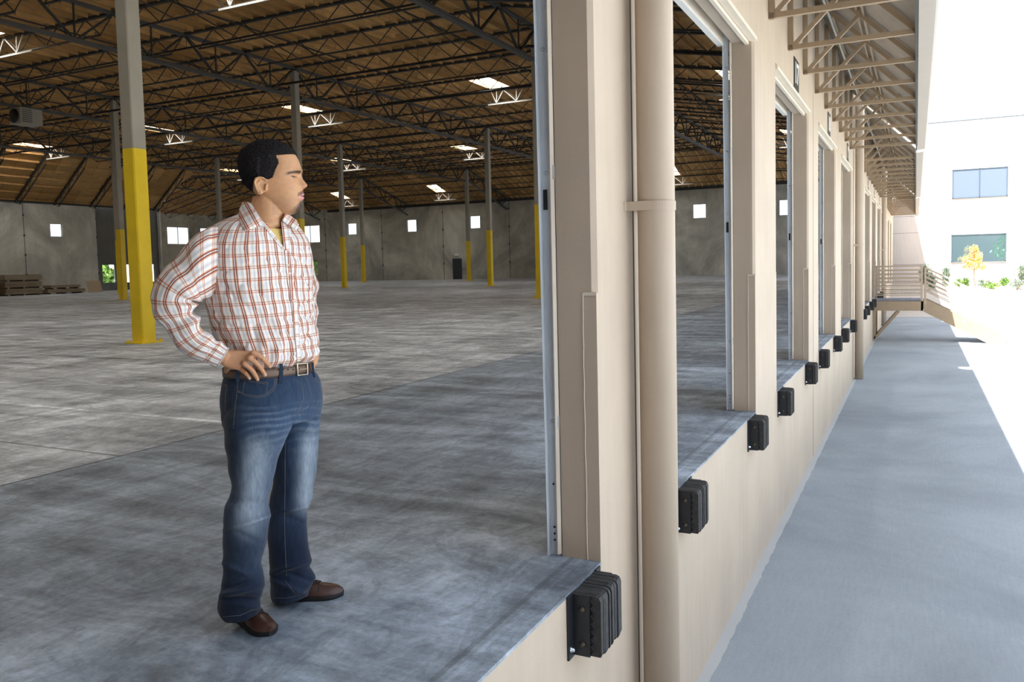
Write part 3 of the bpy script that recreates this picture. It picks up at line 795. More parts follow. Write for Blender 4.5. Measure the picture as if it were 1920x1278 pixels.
b = (-56.6, 42.2, 0); o = empty('plywood_sheet', b); tag(o, 'small pale plywood sheet leaning against the low board bundle', 'plywood sheet')
MB().ext([(0, 0), (1.2, 0), (1.2, .9), (0, .9)], (-56.3, 42.2, 0), (0, 1, 0), (-.25, 0, 1), (.02, 0, 0)).build('sheet', M['plyw'], o, b)
# ============================================================ outside
GZ = -1.39
mb = MB(); mb.box((-.05, -40, GZ-.3), (9, 46, GZ)); struct(mb.build('ground', M['drive']))
mb = MB(); mb.box((9, -40, GZ-.3), (90, 46, GZ)); struct(mb.build('ground_yard', M['wgrnd']))  # same ground as the drive, lightened to bounce more sunlight
# raised planting strip in front of the office block
mb = MB()
ys_ = [(40.5, GZ+.004), (43, GZ+.04), (46.5, -.95), (50.5, -.5), (54.6, -.33), (62, -.33)]
n = 30; rows = []
for y, z in ys_:
    rows.append([(-2+k*3, y+(.8*noise.noise(V((k*.4, y, 0))) if 41 < y < 51 else 0), z+(.05*noise.noise(V((k*.7, y*.4, 2))) if 42 < y < 54 else 0)) for k in range(n)])
vs = [p for r in rows for p in r]; fs = [(i*n+k, i*n+k+1, (i+1)*n+k+1, (i+1)*n+k) for i in range(len(rows)-1) for k in range(n-1)]
g = mb.add(vs, fs).build('planting_bank', M['gravel']); struct(g)
# office block
YO = 55.0
mb = MB(); mb.box((-.3, YO, -1.5), (40, YO+.4, 9.16))
ob = mb.build('wall_office', M['bldg']); struct(ob)
mb = MB()
for z in (.82, 2.72, 3.72, 4.35, 6.9, 7.7): mb.box((-.3, YO-.004, z-.008), (40, YO, z+.008))
mb.box((-.3, YO-.03, 9.14), (40, YO+.4, 9.18))
mb.build('panel_joint', M['frame_dark'], ob)
def office_window(x0, x1, z0, z1, mat):
    win_n[0] += 1; o = MB(); w = .05; y = YO-.01
    for a, b, c, d in ((x0, z0, x1, z0+w), (x0, z1-w, x1, z1), (x0, z0, x0+w, z1), (x1-w, z0, x1, z1), ((x0+x1)/2-w/2, z0, (x0+x1)/2+w/2, z1)): o.box((a, y-.05, b), (c, y+.02, d))
    o = o.build('window_%d' % win_n[0], M['frame_dark']); struct(o)
    MB().box((x0, y-.02, z0), (x1, y-.004, z1)).build('pane', mat, o)
office_window(3.1, 5.9, .9, 2.53, M['office']); office_window(3.12, 5.93, 4.63, 6.33, M['office2'])
office_window(8.6, 11.4, .9, 2.53, M['office']); office_window(8.6, 11.4, 4.63, 6.33, M['office2'])
# stair landing
y0, y1 = 28.75, 30.3; B = (0, y0, GZ); L = empty('stair_landing', B); tag(L, 'beige steel landing with grating deck at the far man door', 'stair landing')
mb = MB(); mb.box((.02, y0, -.4), (1.46, y0+.06, -.1)); mb.box((.02, y1-.06, -.4), (1.46, y1, -.1)); mb.box((1.4, y0, -.4), (1.46, y1, -.1)); mb.box((.0, y0, -.4), (.05, y1, -.1)); mb.build('frame', M['awning'], L, B)
mb = MB()
for k in range(36): mb.box((.05+k*.038, y0+.05, -.1), (.056+k*.038, y1-.05, -.06))
for k in range(16): mb.box((.05, y0+.05+k*.096, -.075), (1.42, y0+.06+k*.096, -.062))
mb.build('grating', M['grating'], L, B)
for yy in (y0+.03, y1-.03):
    MB().bar((.06, yy, -1.3), (.78, yy, -.4), .08, .08).build('brace', M['awning'], L, B); MB().bar((.05, yy, -1.35), (.05, yy, -.3), .08, .08).build('brace', M['awning'], L, B)
for yy in (y0+.03, y1-.03):
    for x in (.05, 1.42): MB().bar((x, yy, -.4), (x, yy, 1.03), .05, .05).build('post', M['railpaint'], L, B)
    for k in range(8): MB().bar((.05, yy, .1+k*.13), (1.42, yy, .1+k*.13), .028, .032).build('rail', M['railpaint'], L, B)
S = empty('stair_flight', (1.5, y0, GZ)); B = (1.5, y0, GZ); tag(S, 'beige steel stair flight with pipe handrails running down from the landing into the sun', 'stairs')
for yy in (y0+.03, y1-.03):
    MB().ext([(0, -.12), (.55, -.17), (2.25, -1.2), (2.3, GZ+.0), (1.95, GZ+.0), (0, -.42)] if False else [(0, -.08), (.12, -.08), (2.2, -1.17), (2.25, GZ+.005), (1.75, GZ+.005), (0, -.42)], (1.47, yy-.02, 0), (1, 0, 0), (0, 0, 1), (0, .04, 0)).build('stringer', M['awning'], S, B)
    for x, z in ((1.52, 0), (2.6, -.58), (3.6, -1.1)): MB().bar((x, yy, z-.2), (x, yy, z+.95), .045, .045).build('post', M['railpaint'], S, B)
    for k in range(6): MB().bar((1.52, yy, .22+k*.145), (3.65, yy, -.9+k*.145), .03, .034).build('rail', M['railpaint'], S, B)
for k in range(7):
    x = 1.5+k*.3; z = -.08-(k+1)*.165
    MB().box((x, y0+.06, z-.03), (x+.29, y1-.06, z)).build('tread', M['grating'], S, B)
# plants: leaf clusters
def leaves(mb, c, rad, n, size, rng, shape=1.0):
    for _ in range(n):
        d = V((rng.gauss(0, 1), rng.gauss(0, 1), rng.gauss(0, 1))).normalized()*(rng.random()**.45)
        p = V(c)+V((d.x*rad[0], d.y*rad[1], d.z*rad[2])); a = V((rng.gauss(0, 1), rng.gauss(0, 1), rng.gauss(0, 1))).normalized(); b = a.cross(V((rng.gauss(0, 1), rng.gauss(0, 1), rng.gauss(0, 1)))).normalized()
        s = size*rng.uniform(.6, 1.3); mb.add([p-a*s, p+b*s*.45, p+a*s, p-b*s*.45], [(0, 1, 2, 3)])
def shrub(x, y, z, w, h, mat, label, kind='shrub', spiky=False):
    rng = random.Random(int(x*100+y*7)); o = empty(kind, (x, y, z)); tag(o, label, kind.replace('_', ' '), 'shrubs in front of the office wall')
    st = MB()
    for k in range(9):
        a = rng.uniform(0, 6.28); e = V((x+math.cos(a)*w*.4, y+math.sin(a)*w*.35, z+h*rng.uniform(.5, .95))); st.tube([(x, y, z-.05), (V((x, y, z))+e)/2+V((0, 0, .05)), e], [.012, .009, .004], 5)
    st.build('stem', M['bark'], o, (x, y, z))
    mb = MB()
    if spiky:
        for _ in range(500):
            a = rng.uniform(0, 6.28); r = rng.random()**.6*w*.25; p = V((x+math.cos(a)*r, y+math.sin(a)*r, z+rng.random()*h*.75)); e = p+V((math.cos(a)*w*.25*rng.random(), math.sin(a)*w*.25*rng.random(), h*.3*rng.random()+.04)); sd = V((-math.sin(a), math.cos(a), 0))*.012; mb.add([p-sd, p+sd, e], [(0, 1, 2)])
    leaves(mb, (x, y, z+h*.5), (w/2, w/2.3, h/2), 420, .055, rng)
    mb.build('foliage', mat, o, (x, y, z))
shrub(1.75, 53.4, -.36, .8, 1.3, M['leaf_grey'], 'grey-green shrub at the edge of the shade, directly behind the landing rails', spiky=True)
shrub(2.05, 50.2, -.5, .7, 1.0, M['leaf_grey'], 'loose grey shrub first in the sun right of the landing', spiky=True)
shrub(2.75, 52.2, -.42, .7, 1.25, M['leaf_grey'], 'tall thin grey shrub left of the lower office window', spiky=True)
shrub(3.35, 51.2, -.45, .5, .5, M['leaf_green'], 'small bright green shrub below the lower left window corner')
shrub(3.75, 52.1, -.45, .45, .55, M['leaf_green'], 'small green shrub just left of the golden tree')
shrub(4.55, 51.4, -.45, 1.0, .5, M['leaf_grey'], 'low wide grey-green shrub right of the golden tree')
shrub(4.9, 50.4, -.5, .9, .35, M['leaf_green'], 'low green groundcover shrub right of the tree foot')
shrub(5.6, 52.0, -.42, .5, .5, M['leaf_green'], 'little green shrub right of the lower office window')
shrub(6.0, 50.0, -.5, 1.0, .5, M['leaf_grey'], 'low grey shrub near the right edge of the picture')
shrub(6.5, 52.6, -.4, .9, 1.35, M['leaf_grey'], 'tall grey shrub at the right edge of the picture', spiky=True)
x, y, z = 4.15, 52.2, -.42; rng = random.Random(5); T = empty('small_tree', (x, y, z)); tag(T, 'small young tree with yellow and orange leaves before the office window', 'tree')
mb = MB(); mb.tube([(x, y, z-.05), (x+.01, y, z+.9), (x-.02, y, z+1.9)], [.035, .028, .01], 8)
for k in range(12):
    a = rng.uniform(0, 6.28); h = z+.8+k*.09; mb.tube([(x, y, h), (x+math.cos(a)*.45*(1.1-k*.06), y+math.sin(a)*.4*(1.1-k*.06), h+.35)], [.012, .004], 5)
mb.build('trunk', M['bark'], T, (x, y, z)); mb = MB()
for (dx, dz, w, h, n) in ((0, 1.15, .62, .3, 500), (-.1, 1.45, .5, .3, 450), (.08, 1.7, .38, .3, 350), (0, 2.05, .24, .28, 250), (.35, 1.05, .3, .16, 150), (-.4, 1.5, .2, .1, 80), (-.38, 1.15, .25, .14, 120)): leaves(mb, (x+dx, y, z+dz), (w, w*.8, h), n, .06, rng)
mb.build('foliage', M['leaf_gold'], T, (x, y, z))
# foliage seen through the low windows and reflected in the office glass: trees behind the warehouse and across the yard
def big_tree(x, y, z, h, w, label, sd):
    rng = random.Random(sd); o = empty('tree', (x, y, z)); tag(o, label, 'tree', 'green trees around the warehouse')
    MB().tube([(x, y, z-.1), (x+.1, y, z+h*.5), (x, y, z+h*.85)], [.22, .15, .05], 10).build('trunk', M['bark'], o, (x, y, z)); mb = MB()
    for k in range(7): leaves(mb, (x+rng.uniform(-.3, .3)*w, y+rng.uniform(-.3, .3)*w, z+h*rng.uniform(.35, .85)), (w*.35, w*.35, h*.2), 300, .28, rng)
    mb.build('foliage', M['leaf_green'], o, (x, y, z))
for k, (x, y) in enumerate(((-70, 62), (-68, 56), (-66, 49.0))): 
    if k == 2: big_tree(-64.2, 49.6, -.5, 4.2, 2.8, 'green tree outside the low windows of the left wall', 11)
big_tree(-65.3, 79.8, -.5, 5, 3.2, 'green tree outside the low window beside the plaid sleeve', 12)
# far yard ground behind the building so windows see land, not void
mb = MB(); mb.box((-140, -60, GZ-.32), (-.05, 150, GZ-.02)); struct(mb.build('ground_back', M['drive']))
mb = MB(); mb.box((-.05, 46, GZ-.32), (90, 150, GZ-.02)); struct(mb.build('ground_far', M['drive']))

mb = MB(); mb.box((.03, -10, GZ-.3), (60, -7.5, 10)); struct(mb.build('wall_sky_block', M['sky_block']))  # unseen wall added behind the camera to block sky light from the jambs

big_tree(10.5, 22, GZ, 8, 5, 'green tree at the far side of the sunlit yard', 21); big_tree(14, 34, GZ, 9, 6, 'green tree at the far side of the sunlit yard', 22)
# ============================================================ the man
MO = V((-.96, 2.36, 0)); EW = V((.684, -.7295, 0)).normalized(); EU = V((.7295, .684, 0)).normalized(); EZ = V((0, 0, 1))
def at(px, py, w=0.0):
    """point of the figure seen at (px,py), w metres nearer to the viewer than the body axis"""
    d = CF*FPX+CR*(px-960)-CU*(py-CYP); o = MO+EW*w; t = (o-CAMP).dot(EW)/d.dot(EW); return CAMP+d*t
def nz(p, s): return noise.noise(V(p)*s)
man = empty('person', (MO.x, MO.y, 0)); MBASE = (MO.x, MO.y, 0)
tag(man, 'man in plaid shirt and blue jeans standing with hands on hips, looking to the right', 'person')
def frame(alpha):
    a = math.radians(alpha); F = EW*math.cos(a)+EU*math.sin(a); Rr = EU*-math.cos(a)+EW*math.sin(a); return F, Rr
def ring(c, A, B, n=64, e=2.0):
    out = []
    for k in range(n):
        t = 2*PI*k/n; ct, st = math.cos(t), math.sin(t)
        if e != 2.0: ct = math.copysign(abs(ct)**(2/e), ct); st = math.copysign(abs(st)**(2/e), st)
        out.append(c+A*ct+B*st)
    return out
def lerp_rows(rows, n):
    """resample a list of tuples smoothly (Catmull-Rom) to n rows"""
    m = len(rows); out = []
    for i in range(n):
        s = i*(m-1)/(n-1); k = min(int(s), m-2); t = s-k
        p = [rows[max(0, k-1)], rows[k], rows[k+1], rows[min(m-1, k+2)]]; q = []
        for c in range(len(rows[0])):
            a, b, c_, d = (float(r[c]) for r in p)
            q.append(.5*((2*b)+(-a+c_)*t+(2*a-5*b+4*c_-d)*t*t+(-a+3*b-3*c_+d)*t**3))
        out.append(q)
    return out
def torso_ring(row, alpha, n=72, grow=0.0, e=2.2):
    py, L, Rx, k, w = row
    F, Rr = frame(alpha); pL, pR = at(L, py, w), at(Rx, py, w); c = (pL+pR)/2; hu = (pR-pL).length/2+grow; a_ = math.radians(alpha)
    a = hu/math.sqrt(math.cos(a_)**2+(k*math.sin(a_))**2)
    c = V((c.x, c.y, (pL.z+pR.z)/2)); return c, Rr*a, F*(a*k)
# ---- materials
def mk_skin():
    t = NT('brown_skin'); t.set(Roughness=.48); t.b.inputs['Specular IOR Level'].default_value = .4
    a = t.n('ShaderNodeVertexColor'); a.layer_name = 'Col'; co = t.coord('Object'); z = t.noise(co, 90, 3); r = t.ramp(z, 0, [(.3, (.93,)*3), (.7, (1.04,)*3)])
    t.color(t.mix(1.0, (a, 0), (r, 0), 'MULTIPLY')); t.b.inputs['Subsurface Weight'].default_value = .12; t.b.inputs['Subsurface Radius'].default_value = (.01, .004, .002); t.b.inputs['Subsurface Scale'].default_value = .5
    t.bump((z, 0), .08, .001); return t.m
M['skin'] = mk_skin()
M['hair'] = plain('black_curly_hair', srgb(36, 33, 34), .9, spec=.25, noise_amt=.5, nscale=200, bump=.8)
def mk_plaid(name='plaid_cotton', P=.0405):
    t = NT(name); t.set(Roughness=.85); t.b.inputs['Specular IOR Level'].default_value = .2
    uv = t.n('ShaderNodeUVMap'); sx = t.n('ShaderNodeSeparateXYZ'); t.l(uv, 0, sx, 0)
    W = (1, 1, 1)
    def band(out, per, st):
        f = t.math('FRACT', t.math('DIVIDE', out, per)); rr = t.n('ShaderNodeValToRGB'); e = rr.color_ramp.elements
        while len(e) < len(st): e.new(.5)
        for k, (p, c) in enumerate(st): e[k].position = p; e[k].color = (*c, 1)
        t.t.links.new(f[0].outputs[0], rr.inputs[0]); return rr
    W1 = (.94, .925, .90); G = (.68, .665, .67); OR = (.82, .50, .32); RD = (.44, .13, .10); DK = (.17, .09, .08)
    a = band((sx, 0), P, [(0, G), (.16, W1), (.23, W1), (.29, OR), (.35, RD), (.405, DK), (.425, W1), (.475, W1), (.49, DK), (.55, RD), (.61, OR), (.67, W1), (.82, W1), (1, G)])
    b = band((sx, 1), P*1.12, [(0, (.86, .86, .88)), (.25, W1), (.30, W1), (.35, (.88, .58, .46)), (.41, (.68, .30, .25)), (.44, W1), (.49, W1), (.52, (.5, .34, .32)), (.57, (.88, .62, .45)), (.65, W1), (.8, W1), (1, (.86, .86, .88))])
    t.color(t.mix(1.0, (a, 0), (b, 0), 'MULTIPLY'))
    co = t.coord('Object'); f = t.noise(co, 11, 2.5, .5, .8); t.bump((f, 0), .5, .014); return t.m
M['plaid'] = mk_plaid()
M['undershirt'] = plain('yellow_undershirt', srgb(226, 196, 120), .85)
M['belt'] = plain('taupe_leather_belt', srgb(112, 92, 76), .5, noise_amt=.08)
M['belt_edge'] = plain('brown_belt_edge', srgb(70, 46, 34), .5)
M['buckle'] = plain('pale_gold_buckle', srgb(214, 200, 176), .3, .8)
M['button'] = plain('cream_button', srgb(230, 224, 210), .4)
M['leather'] = plain('brown_shoe_leather', srgb(78, 52, 42), .38, noise_amt=.25, nscale=14, bump=.12)
M['sole'] = plain('black_rubber_sole', srgb(24, 22, 22), .6)
M['lace'] = plain('dark_brown_lace', srgb(34, 24, 22), .8)
M['stitch'] = plain('pale_gold_stitching', srgb(138, 132, 122), .8)
M['rivet'] = plain('copper_rivet', srgb(176, 100, 66), .4, .8)
def mk_denim():
    t = NT('washed_denim'); t.set(Roughness=.85); t.b.inputs['Specular IOR Level'].default_value = .15; t.b.inputs['Sheen Weight'].default_value = .15
    a = t.n('ShaderNodeVertexColor'); a.layer_name = 'Col'; co = t.coord('Object'); z = t.noise(t.coord('Object', (1, 1, .25)), 60, 5, .6); z2 = t.noise(t.coord('Object', (1, 1, .15)), 160, 3)
    r = t.ramp(z, 0, [(.3, (.72, .76, .82)), (.7, (1.2, 1.16, 1.1))]); r2 = t.ramp(z2, 0, [(.3, (.85,)*3), (.7, (1.1,)*3)])
    c = t.mix(1.0, (a, 0), (r, 0), 'MULTIPLY'); c = t.mix(1.0, c, (r2, 0), 'MULTIPLY'); t.color(c); t.bump((z2, 0), .25, .002); return t.m
M['denim'] = mk_denim()

def remesh(mb, voxel, smooth=2, name='body'):
    me = bpy.data.meshes.new(name); me.from_pydata([tuple(p) for p in mb.v], [], mb.f); me.update()
    o = bpy.data.objects.new('tmp', me); COL.objects.link(o)
    r = o.modifiers.new('r', 'REMESH'); r.mode = 'VOXEL'; r.voxel_size = voxel; r.use_smooth_shade = True
    s = o.modifiers.new('s', 'SMOOTH'); s.factor = .5; s.iterations = smooth
    dg = bpy.context.evaluated_depsgraph_get(); m2 = bpy.data.meshes.new_from_object(o.evaluated_get(dg)); m2.name = name
    bpy.data.objects.remove(o); bpy.data.meshes.remove(me); return m2
def coords(me):
    a = np.empty(len(me.vertices)*3, np.float32); me.vertices.foreach_get('co', a); return a.reshape(-1, 3)
def set_col(me, rgb):
    c = me.color_attributes.new('Col', 'FLOAT_COLOR', 'POINT'); a = np.ones((len(rgb), 4), np.float32); a[:, :3] = rgb; c.data.foreach_set('color', a.ravel())
def part(me, name, mats, parent=man):
    me.materials.clear()
    for m in (mats if isinstance(mats, (list, tuple)) else [mats]): me.materials.append(m)
    me.transform(Matrix.Translation(-V(MBASE))); o = bpy.data.objects.new(name, me); COL.objects.link(o); o.parent = parent; return o

# ================= jeans
AL = 47
hipsrows = [(686, 425, 580, .78, 0), (697, 423, 585, .8, 0), (712, 419, 595, .82, 0), (730, 416.5, 600.5, .84, 0), (750, 416, 602.5, .84, 0), (768, 418, 602, .8, 0), (786, 421, 600, .74, 0)]
R_leg = [(748, 432, 535, .07), (768, 423, 548, .082), (786, 420, 552, .085), (805, 420, 545, .088), (827, 420.5, 535.5, .09), (853, 426.5, 524, .092), (880, 428.5, 517, .098), (906, 434.5, 511, .108), (928, 430, 506, .112), (944, 422.5, 502.5, .112), (970, 419.5, 506.5, .108), (1002, 418, 502, .104), (1029, 419, 496.5, .1), (1057, 419, 489.5, .1), (1088, 414.5, 496.5, .105), (1108, 409, 495, .108), (1126, 406.5, 491.5, .11), (1142, 411, 489, .11), (1154, 419, 487.5, .11)]
L_leg = [(757, 520, 602, -.075), (786, 521, 600.5, -.078), (805, 521, 598.5, -.08), (827, 520, 597.5, -.085), (853, 516, 596, -.09), (880, 513, 595, -.094), (910, 510, 591, -.096), (933, 506, 587, -.097), (947, 504, 579.5, -.097), (973, 503, 576, -.1), (1001, 502, 575, -.102), (1029, 504, 579.5, -.102), (1054, 506, 584.5, -.1), (1066, 507, 581, -.1), (1088, 508, 592.5, -.1), (1100, 508, 586, -.1), (1117, 509.5, 577, -.1)]
mbj = MB()
rings = []
for row in lerp_rows(hipsrows, 16):
    c, A, B = torso_ring(row, AL); rings.append(ring(c, A, B, 48, 2.2))
mbj.loft(rings)
hemR = hemL = None
for nm, rows, tilt in (('R', R_leg, 1), ('L', L_leg, -1)):
    rings = []; rr = lerp_rows(rows, 60)
    for i, (py, L, Rx, w) in enumerate(rr):
        pL, pR = at(L, py, w), at(Rx, py, w); c = (pL+pR)/2; hu = (pR-pL).length/2
        k = 1.0 if py > 900 else 1.0+.12*(900-py)/100
        if py < 800 and nm == 'L': k = 1.35
        # cuffs slope: the hem hangs lower at the heel side
        sl = smooth01((py-1040)/110)*.16 if nm == 'R' else smooth01((py-1040)/80)*.10
        A = (EU-EZ*-sl).normalized()*hu if False else V((EU.x*hu, EU.y*hu, sl*hu)); B = EW*hu*min(k, 1.3)
        rings.append(ring(c, A, B, 48, 2.15))
    mbj.loft(rings)
jm = remesh(mbj, .0055, 4, 'jeans')
jc = coords(jm); jm.update()
nrm = np.empty(len(jc)*3, np.float32); jm.vertices.foreach_get('normal', nrm); nrm = nrm.reshape(-1, 3)
eu, ew = np.array(EU), np.array(EW); rel = jc-np.array(MO); U = rel@eu; Wd = rel@ew; Z = jc[:, 2]
# project to picture rows once, to lay out folds by body height
def pxrow(c):
    d = c-np.array(CAMP); w_ = d@np.array(CF); return 960+FPX*(d@np.array(CR))/w_, CYP-FPX*(d@np.array(CU))/w_
PX, PY = pxrow(jc)
def sm(a, b, x): t_ = np.clip((x-a)/(b-a), 0, 1); return t_*t_*(3-2*t_)
def gau(x, c, s): return np.exp(-((x-c)/s)**2)
nzv = np.array([noise.noise(V((p[0]*9, p[1]*9, p[2]*16))) for p in jc]); nzl = np.array([noise.noise(V((p[0]*5+3, p[1]*5, p[2]*5))) for p in jc])
disp = .0035*nzv+.004*nzl
rightleg = (PX < 548-(PY-790)*.23) | (Wd > .03); lowR = sm(1060, 1110, PY)
fold = np.zeros(len(jc))
# whiskers over the thighs
fold += .0024*np.sin((PY+(PX-480)*.12+nzl*26)*.40)*gau(PY, 775, 45)*gau(nrm@ew, 1, .7)*np.clip(.5+nzv*1.6, 0, 1.2)
# knee breaks
for (cx, cy, sl, s, amp) in ((470, 978, -.33, 5, .011), (455, 940, .1, 8, -.008), (450, 1000, .45, 6, -.005), (560, 952, -.25, 5, .008), (555, 975, .35, 6, -.006), (545, 1062, -.32, 5, .010), (560, 1080, .35, 5, -.007), (450, 1108, -.25, 5, .012), (455, 1122, .05, 5, -.011), (450, 1092, -.35, 5, -.009), (460, 1136, .15, 5, .006), (540, 1100, .4, 5, .007), (430, 1060, .5, 6, .006)):
    dd = PY-(cy+(PX-cx)*sl); side = (Wd > 0) if cx < 505 else (Wd <= 0.0)
    amp = amp*(1.7 if cy > 1050 else 1.25); fold += amp*gau(dd, 0, s)*gau(PX, cx, 42)*side*np.clip((nrm@ew)+.35, 0, 1)
dirfold = fold+disp
jc2 = jc+nrm*dirfold[:, None]
jm.vertices.foreach_set('co', jc2.astype(np.float32).ravel()); jm.update()
# colour of the wash
dark = np.array(srgb(27, 38, 58)[:3]); midb = np.array(srgb(60, 82, 110)[:3]); lite = np.array(srgb(150, 164, 178)[:3])
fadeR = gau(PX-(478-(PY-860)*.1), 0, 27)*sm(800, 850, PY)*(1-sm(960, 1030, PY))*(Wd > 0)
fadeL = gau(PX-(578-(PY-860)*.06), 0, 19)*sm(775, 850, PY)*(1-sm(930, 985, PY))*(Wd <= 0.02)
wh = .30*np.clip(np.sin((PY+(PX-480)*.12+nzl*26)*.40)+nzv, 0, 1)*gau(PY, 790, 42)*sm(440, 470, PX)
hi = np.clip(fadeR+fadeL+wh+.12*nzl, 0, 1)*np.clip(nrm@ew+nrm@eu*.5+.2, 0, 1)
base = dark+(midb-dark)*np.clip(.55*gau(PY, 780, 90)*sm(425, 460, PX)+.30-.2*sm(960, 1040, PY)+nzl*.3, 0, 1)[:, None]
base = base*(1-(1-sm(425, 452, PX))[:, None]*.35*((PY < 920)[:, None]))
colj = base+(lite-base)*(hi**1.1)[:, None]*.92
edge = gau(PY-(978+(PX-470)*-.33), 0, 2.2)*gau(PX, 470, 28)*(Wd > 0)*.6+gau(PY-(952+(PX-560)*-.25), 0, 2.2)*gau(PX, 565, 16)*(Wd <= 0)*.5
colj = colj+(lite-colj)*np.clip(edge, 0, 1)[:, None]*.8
set_col(jm, np.clip(colj, 0.004, 1)); 
jbvh = BVHTree.FromPolygons([V(p) for p in jc2], [tuple(p.vertices) for p in jm.polygons])
jeans = part(jm, 'jeans', M['denim'])
def hit(bvh, px, py, lift=.0015, near=0):
    d = (CF*FPX+CR*(px-960)-CU*(py-CYP)).normalized(); r = bvh.ray_cast(CAMP, d)
    if r[0] is None: return None
    return r[0]+(r[1] if r[1].dot(d) < 0 else -r[1])*lift
def line_on(bvh, pts, r, lift=.001, dens=6, n=5):
    out = []
    for a, b in zip(pts, pts[1:]):
        m = max(2, int(math.dist(a, b)/dens))
        for k in range(m):
            p = hit(bvh, a[0]+(b[0]-a[0])*k/m, a[1]+(b[1]-a[1])*k/m, lift)
            if p is not None: out.append(p)
    p = hit(bvh, *pts[-1], lift)
    if p is not None: out.append(p)
    # drop jumps in depth
    res = [out[0]] if out else []
    for p in out[1:]:
        if (p-res[-1]).length < .05: res.append(p)
    mb = MB()
    if len(res) > 1: mb.tube(res, r, n)
    return mb
def q3(pts, z=4.917, ox=380, oy=640): return [(ox+x/z, oy+y/z) for x, y in pts]
mb = MB()
for L in ([(330, 465), (400, 500), (500, 517), (580, 505), (640, 465), (670, 420), (685, 345)], [(325, 452), (400, 487), (500, 503), (572, 492), (628, 452), (657, 410), (668, 345)],
          [(370, 470), (385, 380), (392, 358), (600, 378), (585, 480)], [(378, 360), (592, 392)], [(330, 330), (322, 420), (318, 470), (300, 600), (290, 720), (282, 800)],
          [(905, 330), (915, 420), (930, 520), (905, 600), (865, 660)], [(950, 325), (975, 390), (998, 480), (992, 560), (965, 610), (900, 640), (862, 668)],
          [(222, 400), (212, 500), (205, 640)], [(190, 400), (222, 402)], [(765, 925), (762, 1000), (760, 1270)], [(1040, 330), (1050, 370), (1068, 380)]):
    s_ = line_on(jbvh, q3(L), .0006, .0005); mb.add(s_.v, s_.f, smooth=True)
for L in ([(548, 0), (548, 200), (545, 400), (548, 560), (555, 700), (558, 780)], [(550, 810), (580, 850), (620, 900)], [(130, 1050), (250, 1040), (330, 1005), (385, 990)], [(470, 925), (560, 925), (650, 905), (720, 860), (765, 815)]):
    s_ = line_on(jbvh, [(380+x/3.55, 860+y/3.55) for x, y in L], .0006, .0005); mb.add(s_.v, s_.f, smooth=True)
mb.build('seam_stitching', M['stitch'], jeans, MBASE)
for x, y in ((400, 358), (580, 372), (330, 465), (678, 345)):
    p = hit(jbvh, 380+x/4.917, 640+y/4.917, .0); 
    if p is not None: MB().ball(p, .0022, 8, 6).build('rivet', M['rivet'], jeans, MBASE)
# waistband + belt loops + belt
def belt_ring(py0, py1, grow, n=96, tilt=0):
    """ring band between picture rows at the waist"""
    c0, A0, B0 = torso_ring((py0, 425, 581.5, .78, 0), AL, grow=grow); c1, A1, B1 = torso_ring((py1, 424, 585, .78, 0), AL, grow=grow); return (c0, A0, B0), (c1, A1, B1)
(c0, A0, B0), (c1, A1, B1) = belt_ring(694, 709, .004)
mb = MB(); rows = [ring(c0+(c1-c0)*t, A0+(A1-A0)*t+A0.normalized()*.0, B0+(B1-B0)*t, 96, 2.2) for t in (0, .5, 1)]; inner = [ring(c0+(c1-c0)*t, A0*.93, B0*.93, 96, 2.2) for t in (1, 0)]; mb.loft(rows+inner, capa=False, capb=False); wbm = mb
me_ = mb.build('waistband', M['denim'], jeans, MBASE); set_col(me_.data, np.tile(np.array(srgb(44, 58, 82)[:3]), (len(me_.data.vertices), 1)))
(c0, A0, B0), (c1, A1, B1) = belt_ring(682.5, 698, .0105)
belt_r = [ring(c0+(c1-c0)*t, A0+A0.normalized()*g, B0+B0.normalized()*g, 120, 2.2) for t, g in ((0, -.002), (.04, .0), (.96, 0), (1, -.002))]; inner = [ring(c0+(c1-c0)*t, A0*.965, B0*.965, 120, 2.2) for t in (1, 0)]
mb = MB().loft(belt_r+inner, capa=False, capb=False); belt = mb.build('belt', M['belt'], man, MBASE)
bb = BVHTree.FromPolygons([V(p) for p in mb.v], mb.f)
mb = MB()
for t in (.1, .9): mb.tube(ring(c0+(c1-c0)*t, A0*1.001, B0*1.001, 120, 2.2), .0010, 5, closed=True)
mb.build('belt_stitching', M['belt_edge'], belt, MBASE)
bq = lambda px, py, l=.002: hit(bb, px, py, l)
mb = MB()
for x in (521.5, 531, 540, 549.5):
    p = bq(x, 692.5, .0003)
    if p is not None: mb.ball(p, .0028, 8, 6)
mb.build('belt_hole', M['black'], belt, MBASE)
l_, r_ = bq(555.5, 692.5, .005), bq(574, 691, .005)
if l_ is None: l_ = at(555.5, 692.5, .14)
if r_ is None: r_ = at(574, 691, .13)
fr = [l_+EZ*.0215, r_+EZ*.0215, r_-EZ*.0215, l_-EZ*.0215]
mb = MB(); mb.tube(fr+[fr[0]], .0036, 8); mb.tube([l_+(r_-l_)*.2, r_-(r_-l_)*.1+EZ*.001], .0022, 6); mb.build('buckle', M['buckle'], belt, MBASE)
p = bq(579.5, 690.5, .002)
if p is not None: MB().bar(p+EZ*.0185, p-EZ*.0185, .009, .004, up=tuple(EW)).build('keeper_loop', M['belt_edge'], belt, MBASE)
